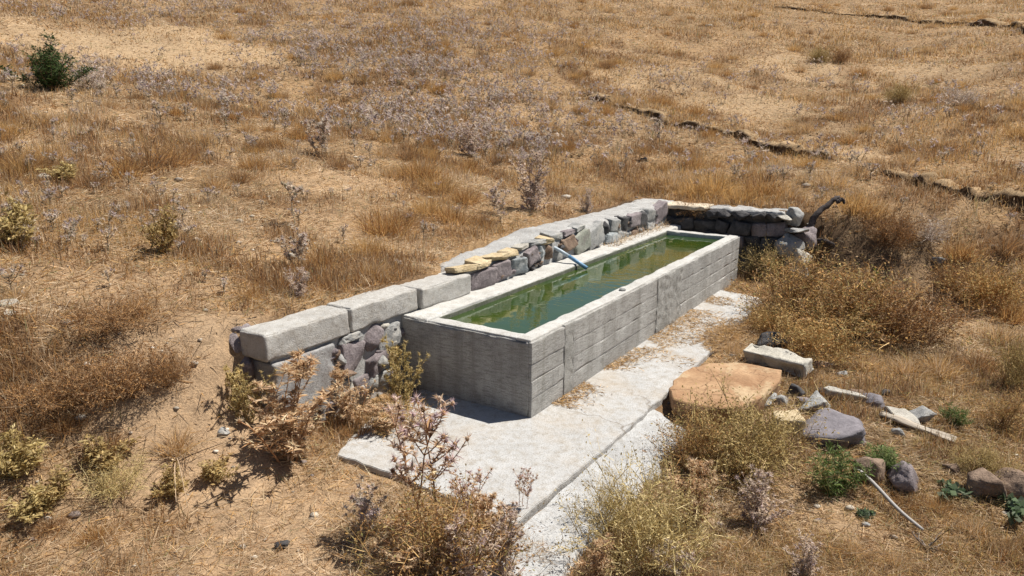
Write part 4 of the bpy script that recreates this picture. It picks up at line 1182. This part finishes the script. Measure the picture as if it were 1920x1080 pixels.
for a in [
    ('sapling', 'sapling', 97, 170, 150, 98, 'dark green sapling with one tall leader high on the left slope', 'sapling'),
    ('dry_shrub', 'bush_grey', 172, 168, 62, 40, 'grey-white dry shrub just right of the green sapling', 'shrub'),
    ('thistle', 'thistle_grey', 602, 294, 62, 84, 'tall pale grey thistle above the bare straw patch', 'thistle'),
    ('thistle', 'thistle_single', 548, 425, 52, 92, 'grey-headed thistle on one thin bare stem up the left slope', 'thistle'),
    ('thistle', 'thistle_grey', 558, 500, 66, 74, 'pale thistle in the golden grass below the single-stemmed one', 'thistle'),
    ('thistle', 'thistle_mauve', 565, 560, 70, 58, 'low mauve thistle just left of the coping blocks', 'thistle'),
    ('thistle', 'thistle_mauve', 885, 292, 84, 60, 'dull mauve thistle bush above the brown tussocks in mid slope', 'thistle'),
    ('thistle', 'thistle_mauve', 1003, 398, 116, 112, 'big mauve-grey thistle bush behind the middle of the stone wall', 'thistle'),
    ('thistle', 'thistle_grey', 932, 402, 50, 58, 'small grey thistle left of the big mauve bush', 'thistle'),
    ('thistle', 'thistle_mauve', 1100, 402, 46, 48, 'small mauve thistle right of the big mauve bush', 'thistle'),
    ('bush', 'leafy_yellow', 35, 460, 115, 112, 'yellow-olive leafy bush at the left edge, halfway up', 'bush'),
    ('bush', 'leafy_yellow', 122, 338, 76, 44, 'low yellow-green bush on the left slope above the leafy edge bush', 'bush'),
    ('dry_weed', 'leafy_ochre', 316, 474, 84, 120, 'upright ochre dry weed with withered leaves on the left slope', 'weed'),
    ('scrub', 'bush_brown', 210, 612, 135, 42, 'flat brown scrub on the left slope', 'scrub'),
    ('scrub', 'bush_brown', 235, 742, 150, 95, 'brown scrub mound left of the earth path', 'scrub'),
    ('scrub', 'bush_brown', 320, 722, 80, 66, 'small dark brown scrub touching the earth path', 'scrub'),
    ('bush', 'leafy_yellow', 30, 895, 125, 120, 'yellow-green bush at the left edge near the bottom', 'bush'),
    ('dry_weed', 'leafy_ochre', 112, 935, 95, 88, 'ochre dry weed beside the yellow-green bottom left bush', 'weed'),
    ('dry_weed', 'bush_yellow', 225, 920, 110, 70, 'straw-yellow twiggy weed at the lower left', 'weed'),
    ('dry_weed', 'leafy_ochre', 320, 928, 90, 80, 'ochre weed under arching pale stems at the lower left', 'weed'),
    ('dry_weed', 'leafy_ochre', 185, 880, 120, 85, 'ochre weed between the two straw-coloured ones at the lower left', 'weed'),
    ('dry_weed', 'leafy_yellow', 70, 965, 110, 70, 'yellowish weed below the bottom left bush', 'weed'),
    ('dry_weed', 'leafy_ochre', 400, 905, 90, 60, 'small ochre weed right of the arching stems', 'weed'),
    ('scrub', 'bush_brown', 100, 760, 130, 60, 'brown scrub above the bottom left bush', 'scrub'),
    ('thistle', 'thistle_straw', 545, 862, 270, 185, 'big straw-coloured thistle bush in front of the coping end', 'thistle'),
    ('thistle', 'thistle_straw', 655, 800, 120, 110, 'straw thistle rising against the grey stones under the coping', 'thistle'),
    ('thistle', 'thistle_olive', 465, 790, 110, 105, 'shaded olive thistle at the dark near end of the wall', 'thistle'),
    ('thistle', 'thistle_olive', 757, 772, 110, 132, 'olive star thistle between the wall and the trough end', 'thistle'),
    ('dry_weed', 'bush_gold', 752, 808, 95, 50, 'rusty gold weed at the back edge of the slab', 'weed'),
    ('thistle', 'thistle_tall', 805, 1012, 210, 285, 'tall branching thistle in the foreground overlapping the slab', 'thistle'),
    ('bush', 'bush_mixed', 830, 1072, 250, 170, 'dense brown-olive clump at the foot of the tall foreground thistle', 'bush'),
    ('thistle', 'thistle_mauve', 950, 1088, 150, 150, 'greyish mauve thistle at the bottom edge left of the apron', 'thistle'),
    ('thistle', 'thistle_mauve', 870, 1100, 190, 150, 'mauve thistle at the bottom edge below the tall one', 'thistle'),
    ('thistle', 'thistle_tall', 985, 965, 60, 92, 'slim pinkish thistle standing in front of the slab corner', 'thistle'),
    ('thistle', 'thistle_grey', 690, 1005, 95, 105, 'small grey-mauve thistle left of the foreground clump', 'thistle'),
    ('thistle', 'thistle_straw', 905, 1060, 160, 150, 'straw thistle between the tall foreground thistle and the slim pinkish one', 'thistle'),
    ('thistle', 'thistle_straw', 770, 1092, 200, 120, 'pale straw thistle at the bottom edge left of the mauve ones', 'thistle'),
    ('thistle', 'thistle_tall', 880, 1000, 110, 130, 'dull pink thistle just right of the tall foreground thistle', 'thistle'),
    ('thistle', 'thistle_straw', 720, 815, 130, 60, 'flattened straw thistle on the back corner of the slab', 'thistle'),
    ('thistle', 'thistle_straw', 1118, 1095, 120, 95, 'straw thistle at the bottom edge where the apron ends', 'thistle'),
    ('bush', 'bush_yellow', 1205, 1052, 250, 200, 'airy yellow-olive bush in front of the sloping apron', 'bush'),
    ('bush', 'bush_yellow', 1140, 985, 110, 110, 'smaller airy yellow bush against the slab corner', 'bush'),
    ('bush', 'bush_olive', 1395, 885, 230, 135, 'fine olive-gold twiggy bush in front of the orange boulder', 'bush'),
    ('bush', 'bush_mixed', 1300, 880, 150, 105, 'olive-brown bush between the apron and the twiggy bush', 'bush'),
    ('thistle', 'thistle_mauve', 1425, 985, 140, 112, 'lilac-grey thistle on the straw left of the green weed', 'thistle'),
    ('thistle', 'thistle_straw', 1300, 985, 150, 135, 'brownish straw thistle right of the airy yellow bush', 'thistle'),
    ('thistle', 'thistle_grey', 1260, 1098, 90, 90, 'grey thistle at the bottom edge below the airy yellow bush', 'thistle'),
    ('green_weed', 'leafy_green', 1562, 930, 140, 138, 'leafy green weed below the violet boulder', 'weed'),
    ('green_weed', 'leafy_green', 1665, 878, 110, 58, 'low green weed over the two brown stones', 'weed'),
    ('thistle', 'thistle_mauve', 1508, 1085, 105, 78, 'purple-tinged thistle at the bottom edge right of centre', 'thistle'),
    ('bush', 'bush_mixed', 1485, 598, 190, 115, 'olive brown bush against the far end of the slab', 'bush'),
    ('bush', 'bush_mixed', 1600, 628, 250, 122, 'largest olive brown bush right of the trough', 'bush'),
    ('bush', 'bush_brown', 1700, 642, 170, 110, 'dark rusty bush at the right of the largest bush', 'bush'),
    ('bush', 'bush_gold', 1525, 668, 155, 85, 'orange-gold bush behind the broken kerb block', 'bush'),
    ('bush', 'bush_gold', 1440, 625, 70, 55, 'small gold bush at the corner of the far slab', 'bush'),
    ('bush', 'bush_olive', 1445, 525, 100, 62, 'olive bush in the shade at the far end of the trough', 'bush'),
    ('green_weed', 'leafy_bright', 1632, 560, 50, 66, 'bright yellow-green sprig on top of the largest bush', 'weed'),
    ('green_weed', 'leafy_green', 1600, 618, 70, 58, 'green sprig in the middle of the largest bush', 'weed'),
    ('dry_shrub', 'bush_grey', 1738, 448, 84, 44, 'round grey-mauve dry shrub on the right slope', 'shrub'),
    ('scrub', 'bush_brown', 1665, 460, 90, 70, 'dark brown scrub between the dead branch and the round grey shrub', 'scrub'),
    ('green_weed', 'leafy_green', 1785, 798, 62, 58, 'small green weed right of the rounded grey stone', 'weed'),
    ('bush', 'bush_mixed', 1880, 808, 110, 74, 'greyish green bush at the right edge', 'bush'),
    ('green_weed', 'bush_olive', 1838, 884, 95, 48, 'low dark olive weed above the wedge-shaped stone', 'weed'),
    ('bush', 'bush_olive', 1908, 725, 90, 90, 'olive bush cut by the right edge', 'bush'),
    ('creeping_plant', 'broad_leaf', 1780, 930, 66, 30, 'broad-leaved creeping plant right of the angular stone', 'plant'),
    ('creeping_plant', 'broad_leaf', 1905, 968, 80, 42, 'broad-leaved creeping plant in the lower right corner', 'plant'),
    ('creeping_plant', 'broad_leaf', 1622, 972, 36, 22, 'tiny broad-leaved plant left of the pole', 'plant'),
    ('creeping_plant', 'broad_leaf', 727, 812, 22, 12, 'tiny green plant growing in a crack of the slab', 'plant'),
    ('scrub', 'bush_olive', 1535, 116, 46, 26, 'small greenish scrub far up the right slope, left of a brown one', 'scrub'),
    ('scrub', 'bush_brown', 1575, 119, 36, 28, 'small brown scrub far up the right slope', 'scrub'),
    ('scrub', 'bush_olive', 1685, 192, 56, 32, 'greenish scrub on the right slope above the eroded bank', 'scrub'),
    ('scrub', 'bush_grey', 1802, 198, 76, 38, 'grey scrub on the right slope near the right edge', 'scrub'),
    ('scrub', 'bush_gold', 1845, 575, 130, 85, 'rusty golden scrub on the right slope', 'scrub'),
    ('scrub', 'bush_brown', 1800, 545, 80, 50, 'dark brown scrub left of the rusty golden scrub', 'scrub'),
    ('scrub', 'bush_brown', 1310, 412, 80, 36, 'tangle of dead stems in the far corner of the walls', 'scrub'),
    ('dry_weed', 'thistle_single', 1232, 302, 34, 78, 'thin dark dead stalk on the slope above the far wall', 'weed'),
]:
    plant(*a)

# dead stems on the ledge
rngd = R_(91)
corner = bpy.data.objects
a = Acc()
nn = 420
uu = rngd.uniform(4.9, 7.7, nn); vv = rngd.uniform(1.40, 1.66, nn)
bx, by = to_xy(uu, vv)
az = rngd.uniform(0, 6.28, nn); tl = rngd.uniform(.2, 2.5, nn)
blades(a, np.stack([bx, by, np.full(nn, .79)], 1), unit(np.stack([np.cos(az) * tl, np.sin(az) * tl, np.ones(nn)], 1)), rngd.uniform(.08, .26, nn), .007, pick(STRAW + BROWN, nn, rngd), rngd, .5, 2)
o = link('ledge_weeds', a.mesh('ledge_weeds'), M_PLANT); tag(o, 'dry stems and litter on the back ledge of the trough', 'dry grass', None, 'stuff')

# arching pale stems at lower left
x, y, z, _ = ground_at(330, 870)
a = Acc()
for i in range(9):
    az = rngd.uniform(0, 6.28); L = rngd.uniform(.5, .95)
    t = np.linspace(0, 1, 12)[:, None]
    P = np.array([0, 0, 0.02]) + np.array([math.cos(az), math.sin(az), 0]) * L * t + np.array([0, 0, 1.0]) * L * .75 * t * (1 - t) * rngd.uniform(.6, 1.2)
    tube(a, P, .0045, .002, pick(STRAW, 1, rngd)[0], 4)
o = link('arching_stems', a.mesh('arching_stems'), M_STEM, None, (x, y, z)); tag(o, 'long arching pale dead stems at the lower left', 'dead stems')
# dead root at the end of the pole
x, y, z, _ = ground_at(1738, 1030)
a = Acc()
for i in range(12):
    az = rngd.uniform(0, 6.28); L = rngd.uniform(.06, .16); t = np.linspace(0, 1, 7)[:, None]
    P = np.array([math.cos(az), math.sin(az), rngd.uniform(.2, 1.2)]) * L * t + rngd.normal(0, .012, (7, 3)) * t
    tube(a, P, .007, .002, pick([(.2, .15, .12), (.32, .27, .23), (.1, .08, .06)], 1, rngd)[0], 4)
o = link('dead_root', a.mesh('dead_root'), M_STEM, None, (x, y, z)); tag(o, 'tangled dead root lying at the lower end of the pole', 'root')

# ------------------------------------------------------------------ tussocks: individuals
TUS = [tussock_mesh(R_(200 + i), .27, .62, 420, c, w_ * .85, f_ * 1.7) for i, (c, w_, f_) in enumerate([(GOLD, .005, .9), (GOLD + RUST, .005, .8), (RUST + BROWN, .005, 1.0), (STRAW + GOLD, .005, 1.0), (GOLD + STRAW, .005, .7)])]
for me in TUS: me.materials.append(M_PLANT)


def free_ground(x, y, pad=0.0):
    u, v = to_uv(x, y)
    return ~((u > -1.85 - pad) & (u < 8.5 + pad) & (v > -1.4 - pad) & (v < np.interp(u, [-1.9, 1.1, 1.6, 2.4, 9], [1.95, 1.95, 2.28, 2.44, 2.5]) + pad))


def tussock(x, y, s, k, label, group):
    o = link('grass_tussock', TUS[k], None, None, (x, y, float(terrain(x, y)) - .01), (x * 7.7 + y * 3.1) % 6.28)
    o.scale = (s * 1.15, s * 1.15, s)
    return tag(o, label, 'grass tussock', group)


MARKS = [('the green sapling', 97, 130), ('the tall pale grey thistle', 602, 260), ('the single-stemmed grey thistle', 548, 390), ('the dull mauve thistle bush', 885, 268), ('the big mauve-grey thistle bush', 1003, 350), ('the left edge leafy bush', 35, 410), ('the upright ochre weed', 316, 420), ('the low yellow-green bush', 122, 320), ('the brown scrub mound', 235, 700), ('the bottom left yellow-green bush', 30, 840), ('the arching pale stems', 330, 870), ('the near end of the coping', 480, 640), ('the middle coping block', 710, 560), ('the spout pipe', 1070, 480), ('the far corner of the wall', 1240, 385), ('the twisted dead branch', 1540, 410), ('the round grey shrub', 1738, 430), ('the eroded bank', 1400, 270), ('the broken kerb block', 1460, 665), ('the violet boulder', 1580, 790), ('the rounded grey stone', 1730, 780), ('the thin pole', 1665, 950), ('the wedge-shaped stone', 1860, 910), ('the rusty golden scrub', 1845, 540), ('the largest bush right of the trough', 1610, 560), ('the purple-tinged thistle', 1508, 1045), ('the flat brown scrub', 210, 595), ('the thin dead stalk', 1232, 265), ('the orange-gold bush', 1520, 610), ('the dark rusty bush', 1700, 590)]
TONE = ['golden', 'golden brown', 'dark brown', 'straw-coloured', 'golden']
_used = set()


def near_tussock(px, py, w, k, group):
    """label: colour, then where it grows beside the nearest thing one can find"""
    x, y, z, t = ground_at(px, py)
    lab = None
    for nm, mx, my in sorted(MARKS, key=lambda q: math.hypot(q[1] - px, (q[2] - py) * 1.5)):
        dx, dy = px - mx, py - my
        rel = ('right of' if dx > 0 else 'left of') if abs(dx) > abs(dy) * 1.2 else ('below' if dy > 0 else 'above')
        c = f'{TONE[k]} dry grass tussock {rel} {nm}'
        if (rel, nm) not in _used:
            _used.add((rel, nm)); lab = c; break
    tussock(x, y, w * depth_of(x, y, z) / FOC / .5, k, lab, group)


LB = 'grass tussocks behind the trough'
for px, py, w, k in [(830, 265, 60, 1), (790, 335, 100, 1), (845, 418, 100, 1), (800, 400, 80, 0), (720, 438, 130, 1), (760, 420, 90, 2), (690, 475, 90, 0), (560, 262, 70, 1), (480, 280, 60, 2), (520, 275, 60, 1), (1340, 362, 120, 0), (1260, 352, 90, 3), (1300, 368, 80, 0), (1430, 368, 110, 1), (1390, 378, 90, 0), (1480, 372, 80, 3), (1600, 392, 100, 0), (1640, 405, 80, 0), (1560, 350, 90, 3), (1220, 360, 80, 2), (1160, 372, 60, 3), (1560, 262, 50, 2), (1590, 268, 50, 1), (1690, 285, 60, 2), (700, 520, 90, 3), (900, 420, 70, 2), (820, 360, 90, 0), (870, 380, 80, 1), (760, 300, 70, 2)]:
    near_tussock(px, py, w, k, LB)
LL = 'grass tussocks left of the wall'
for px, py, w, k in [(280, 318, 130, 2), (230, 330, 100, 1), (330, 310, 90, 1), (170, 350, 80, 2), (60, 320, 80, 2), (600, 500, 80, 1), (520, 545, 90, 2), (480, 560, 80, 1), (150, 600, 80, 2), (250, 590, 80, 1), (400, 350, 80, 3), (450, 340, 70, 2), (30, 560, 70, 3), (120, 800, 90, 2), (200, 840, 90, 2), (330, 840, 100, 3), (20, 700, 80, 2), (90, 990, 80, 2), (180, 1010, 80, 1)]:
    near_tussock(px, py, w, k, LL)
LRt = 'grass tussocks right of the trough'
for px, py, w, k in [(1850, 545, 110, 1), (1890, 600, 100, 1), (1760, 700, 110, 3), (1830, 690, 100, 2), (1700, 700, 90, 3), (1620, 690, 80, 3), (1870, 640, 90, 3), (1800, 480, 90, 1), (1880, 470, 90, 2), (1700, 950, 70, 2), (1760, 960, 80, 1), (1830, 1000, 80, 3), (1890, 1040, 80, 3), (1600, 1040, 80, 3), (1680, 1060, 80, 3), (1545, 715, 50, 3), (1372, 662, 60, 3), (1362, 632, 50, 0)]:
    near_tussock(px, py, w, k, LRt)
def ground_batch(px, py):
    a = (px - 960) / FOC; b = -(py - 540) / FOC
    d = np.stack([a, math.cos(PITCH) + b * math.sin(PITCH), -math.sin(PITCH) + b * math.cos(PITCH)], 1)
    hit = np.full(len(px), _TS[-1]); act = np.arange(len(px)); prev = _TS[0]
    for t in _TS:
        q = d[act] * t
        bl = q[:, 2] + CAMZ <= terrain(q[:, 0], q[:, 1])
        hit[act[bl]] = (prev + t) / 2
        act = act[~bl]; prev = t
        if len(act) == 0: break
    x, y = d[:, 0] * hit, d[:, 1] * hit
    return x, y, terrain(x, y), hit


# further up the slope: smaller ones drawn by chance
rng = R_(300)
LF = ('small dry grass tussock scattered over the far upper slope', 'grass tussocks on the far slope')
px, py = rng.uniform(-20, 1940, 1500), rng.uniform(5, 330, 1500)
x, y, z, t = ground_batch(px, py)
ok = (t < 70) & free_ground(x, y, .3) & (rng.uniform(size=1500) < noise2(x / 2.5, y / 2.5, 61) * 1.4 - .1) & (bare(x, y) < .4)
for i in np.where(ok)[0][:230]:
    tussock(x[i], y[i], rng.uniform(.6, 1.2) * (1 + t[i] / 45), int(rng.integers(0, 5)), *LF)


# ------------------------------------------------------------------ thistles of the slope
LILAC = [(.54, .45, .36), (.60, .51, .43), (.50, .42, .38), (.54, .45, .44), (.46, .40, .31)]


def small_thistle(rng, h=.55, nh=7, spikes=12):
    a = Acc(); st = Acc()
    H = []
    tube(a, np.array([(0, 0, -.03), (.01, 0, h * .35), (0, .01, h * .62)]), .009, .007, (.30, .25, .15), 3)
    for i in range(nh):
        az = rng.uniform(0, 6.28); r = rng.uniform(.03, .17); p = np.array([math.cos(az) * r, math.sin(az) * r, h * rng.uniform(.65, 1)])
        b = np.array([0, .0, h * rng.uniform(.3, .6)])
        tube(a, np.array([b, (b + p) / 2 + [0, 0, -.02], p]), .006, .005, (.34, .29, .2), 3); H.append(p)
    H = np.array(H); n = nh * spikes
    d = unit(rng.normal(size=(n, 3)) + [0, 0, .4]); L = .065 * rng.uniform(.7, 1.2, n)
    blades(a, np.repeat(H, spikes, 0), d, L, L * .3, np.repeat(pick(LILAC, nh, rng, .1), spikes, 0), rng)
    k = 26; zz = rng.uniform(.05, .7, k) * h; az = rng.uniform(0, 6.28, k)
    blades(a, np.stack([zz * 0, zz * 0, zz], 1), unit(np.stack([np.cos(az), np.sin(az), rng.uniform(0, .8, k)], 1)), rng.uniform(.05, .12, k), .016, pick(GREYG + STRAW, k, rng), rng, .3, 2)
    return a


SM = [small_thistle(R_(500 + i), .36, 6 + i % 3) for i in range(5)]
SMM = [s.mesh('slope_thistle') for s in SM]
for me in SMM: me.materials.append(M_PLANT)
rng = R_(41); NC = 20000
px, py = rng.uniform(-60, 1980, NC), rng.uniform(-15, 560, NC)
x, y, z, t = ground_batch(px, py)
dens = .10 + .45 * sstep(.42, .75, noise2(x / 3.0 + 3, y / 3.0, 71)) * np.where(px > 200, 1.0, .45)
dens *= .18 + .82 * sstep(1350, 700, px)
dens += .55 * np.exp(-((px - 740) / 190) ** 2 - ((py - 60) / 110) ** 2) * (.4 + noise2(x / 2, y / 2, 3))
dens *= np.where(t < 15, .45, 1) * np.where(py > 330, .5, 1) * np.where(py > 470, .3, 1) * np.where(bare(x, y) > .45, .15, 1)
ok = (t < 95) & free_ground(x, y, .2) & (rng.uniform(size=NC) < dens)
cand = [(t[i], x[i], y[i], z[i], px[i], py[i]) for i in np.where(ok)[0][:2600]]
cand.sort()
for i, (t, x, y, z, px, py) in enumerate(cand[:300]):
    s = rng.uniform(.55, 1.1) * (1.0 if t > 14 else .62)
    o = link('slope_thistle', SMM[i % 5], None, None, (x, y, z), rng.uniform(0, 6.28)); o.scale = (s, s, s * rng.uniform(.85, 1.2))
    tag(o, 'small pale grey-lilac thistle scattered among the dry grass of the slope', 'thistle', 'small thistles scattered on the slope')
a = Acc()
SP = []
for i in range(4):
    r_ = R_(600 + i); q = Acc(); nh = 6
    H = np.stack([r_.uniform(-.2, .2, nh), r_.uniform(-.2, .2, nh), r_.uniform(.16, .42, nh)], 1)
    d = unit(r_.normal(size=(nh * 7, 3)) + [0, 0, .4])
    blades(q, np.repeat(H, 7, 0), d, .085, .034, np.repeat(pick(LILAC, nh, r_, .12), 7, 0), r_)
    blades(q, np.tile([[0, 0, -.02]], (nh, 1)), unit(H), np.linalg.norm(H, axis=1), .016, (.32, .27, .18), r_)
    SP.append((np.concatenate(q.V), np.concatenate(q.F), np.concatenate(q.K)))
for i, (t, x, y, z, px, py) in enumerate(cand[300:]):
    V, Fc, K = SP[i % 4]; s = rng.uniform(.7, 1.2); c_, s_ = math.cos(i), math.sin(i)
    P = np.stack([V[:, 0] * c_ - V[:, 1] * s_, V[:, 0] * s_ + V[:, 1] * c_, V[:, 2]], 1) * s
    a.add(P + [x, y, z], Fc, K * rng.uniform(.85, 1.1))
o = link('thistle_field', a.mesh('thistle_field'), M_PLANT); tag(o, 'pale grey-lilac thistles covering the far slope', 'thistles', None, 'stuff')

# ------------------------------------------------------------------ dry grass and straw (nobody could count it)
rng = R_(7)


def grass_field(N, r0, r1, seed):
    rng = R_(seed)
    r = np.exp(rng.uniform(math.log(r0), math.log(r1), N)); th = rng.uniform(-.86, .86, N)
    x, y = r * np.sin(th), r * np.cos(th)
    keep = free_ground(x, y)
    u, v = to_uv(x, y)
    keep |= (u > -1.9) & (u < -.0) & (v > 1.1) & (v < 1.55)
    keep |= (u > -1.8) & (u < 8.6) & (v < -1.12 - .2 * noise2(u * 3, v * 3, 4)) & (v > -1.5) & ~((u < 1.1) & (v > -1.32))
    keep |= (u > 1.3) & (v < -.95) & (v > -1.5)
    keep |= (u > 6.3) & (u < 7.8) & (v < -.05)
    keep |= (u < -1.62) & (v < 1.5)
    x, y, r, u, v = x[keep], y[keep], r[keep], u[keep], v[keep]
    b = bare(x, y)
    clump = fbm2(x / (.30 + r * .012), y / (.30 + r * .012), 81, 2)
    big = fbm2(x / 2.6, y / 2.6, 85, 2)
    stand = sstep(.42, .70, clump * .6 + big * .5) * (1 - b)
    k2 = rng.uniform(size=len(x)) < (1 - .90 * b) * (.55 + .45 * stand)
    x, y, r, u, v, b, stand, big = (q[k2] for q in (x, y, r, u, v, b, stand, big))
    n = len(x)
    near_k = sstep(14, 6, r)
    up = rng.uniform(size=n) < (.16 + .6 * stand) * (1 - .42 * near_k)
    tilt = np.where(up, np.abs(rng.normal(0, .62, n)), rng.uniform(1.15, 1.54, n))
    az = rng.uniform(0, 6.283, n)
    d = np.stack([np.sin(tilt) * np.cos(az), np.sin(tilt) * np.sin(az), np.cos(tilt)], 1)
    L = np.where(up, rng.uniform(.06, .18, n) * (.5 + .8 * stand) * (1 - .40 * near_k), rng.uniform(.04, .17, n)) * (1 + r * .010)
    W = np.maximum(.0026, .00085 * r) * rng.uniform(.7, 1.4, n)
    z = terrain(x, y) + np.where(up, -.012, .006 + rng.uniform(0, .015, n))
    mt = mats(x, y) * (1 - b)
    mup = rng.uniform(size=n) < .68 * mt
    tilt2 = np.abs(rng.normal(0, .8, n)); d = np.where(mup[:, None], np.stack([np.sin(tilt2) * np.cos(az), np.sin(tilt2) * np.sin(az), np.abs(np.cos(tilt2)) + .1], 1), d)
    L = np.where(mup, rng.uniform(.07, .18, n) * (1 + r * .012), L)
    c_st = pick(STRAW + [(.50, .41, .28), (.44, .33, .20)], n, rng, .2); c_go = pick(GOLD, n, rng, .2); c_ru = pick(RUST + BROWN, n, rng, .2)
    gsel = rng.uniform(size=n); gold = .10 + .55 * sstep(.40, .62, big + (noise2(x / 1.1, y / 1.1, 91) - .5) * .35)
    col = np.where((gsel < gold * (.35 + .65 * up))[:, None], c_go, c_st)
    rus = rng.uniform(size=n) < .08 + .26 * sstep(.5, .75, noise2(x / .8 + 9, y / .8, 93))
    rus |= rng.uniform(size=n) < .72 * mt
    lite = sstep(.55, .72, fbm2(x / 1.3 + 40, y / 1.0, 141, 2)) * (1 - mt)
    col = np.where((rng.uniform(size=n) < .7 * lite)[:, None], pick([(.70, .56, .39), (.64, .50, .33), (.74, .61, .45)], n, rng, .12), col)
    col = np.where((rng.uniform(size=n) < .05)[:, None], pick([(.30, .29, .14), (.36, .33, .18), (.24, .24, .10)], n, rng, .15), col)
    col = np.where(rus[:, None], c_ru, col)
    gz = (v < -1.3) & (u > -1) & (u < 9) & (rng.uniform(size=n) < .30)
    col = np.where(gz[:, None], pick(OLIVE + BROWN, n, rng, .2), col)
    a = Acc()
    near = r < 9
    base = np.stack([x, y, z], 1)
    blades(a, base[near], d[near], L[near], W[near], col[near], rng, np.where(up, .5, -.05)[near] * rng.uniform(.2, 1.2, near.sum()), 2)
    blades(a, base[~near], d[~near], L[~near], W[~near], col[~near], rng)
    return a


ga = grass_field(1200000, 3.3, 95, 7)
o = link('dry_grass', ga.mesh('dry_grass'), M_PLANT)
tag(o, 'dry straw and golden grass covering the slope', 'dry grass', None, 'stuff')

a = Acc(); rng = R_(23)
for bi, (pts, hgt, run) in enumerate(BANKS):
    pts = np.array(pts); sl = np.concatenate([[0], np.cumsum(np.hypot(*np.diff(pts, axis=0).T))])
    n = int(sl[-1] * (420 if bi < 2 else 150)); q = rng.uniform(0, sl[-1], n)
    i = np.clip(np.searchsorted(sl, q) - 1, 0, len(pts) - 2); tv = unit(pts[i + 1] - pts[i]); nv = np.stack([-tv[:, 1], tv[:, 0]], 1)
    off = rng.normal(.22, .28, n) * hgt / .34; kp = noise2(q * 1.6, q * 0, 44) + rng.uniform(-.2, .2, n) > .42
    xy = np.stack([np.interp(q, sl, pts[:, 0]), np.interp(q, sl, pts[:, 1])], 1) + nv * off[:, None]
    zz = terrain(xy[:, 0], xy[:, 1]) + np.where(off > 0, hgt * .35 * np.exp(-off / .5), 0)
    az = rng.uniform(0, 6.28, n); tl = np.abs(rng.normal(0, .7, n))
    d = unit(np.stack([np.sin(tl) * np.cos(az) - nv[:, 0] * .3, np.sin(tl) * np.sin(az) - nv[:, 1] * .3, np.cos(tl)], 1))
    r = np.hypot(xy[:, 0], xy[:, 1])
    blades(a, np.column_stack([xy, zz])[kp], d[kp], (rng.uniform(.10, .26, n) * (hgt / .34) ** .5)[kp], (.0009 * r)[kp], pick(STRAW + GOLD + BROWN, n, rng)[kp], rng)
o = link('bank_grass', a.mesh('bank_grass'), M_PLANT); tag(o, 'dry grass hanging over the edge of the eroded banks', 'dry grass', None, 'stuff')

# litter on the slab, along the foot of the trough and in the gap
a = Acc(); rng = R_(19)
n = 9000
uu = rng.uniform(.4, 7.2, n); vv = -np.abs(rng.normal(0, .13 + .10 * (uu > 2.2), n)) - .005
m2 = rng.uniform(size=n) < .42
vv = np.where(m2, -.92 + np.abs(rng.normal(0, .22, n)), vv); uu = np.where(m2, rng.normal(3.6, .5, n), uu)
kp = noise2(uu * 2.2, vv * 3, 6) > .38
uu, vv = uu[kp], vv[kp]; n = len(uu)
x, y = to_xy(uu, vv); az = rng.uniform(0, 6.28, n); tl = rng.uniform(1.2, 1.57, n)
blades(a, np.stack([x, y, rng.uniform(.004, .014, n)], 1), np.stack([np.sin(tl) * np.cos(az), np.sin(tl) * np.sin(az), np.cos(tl)], 1), rng.uniform(.03, .11, n), rng.uniform(.004, .010, n), pick(STRAW + GOLD + BROWN, n, rng), rng, .1, 2)
o = link('straw_litter', a.mesh('straw_litter'), M_PLANT); tag(o, 'straw and dry leaf litter blown against the foot of the trough', 'litter', None, 'stuff')
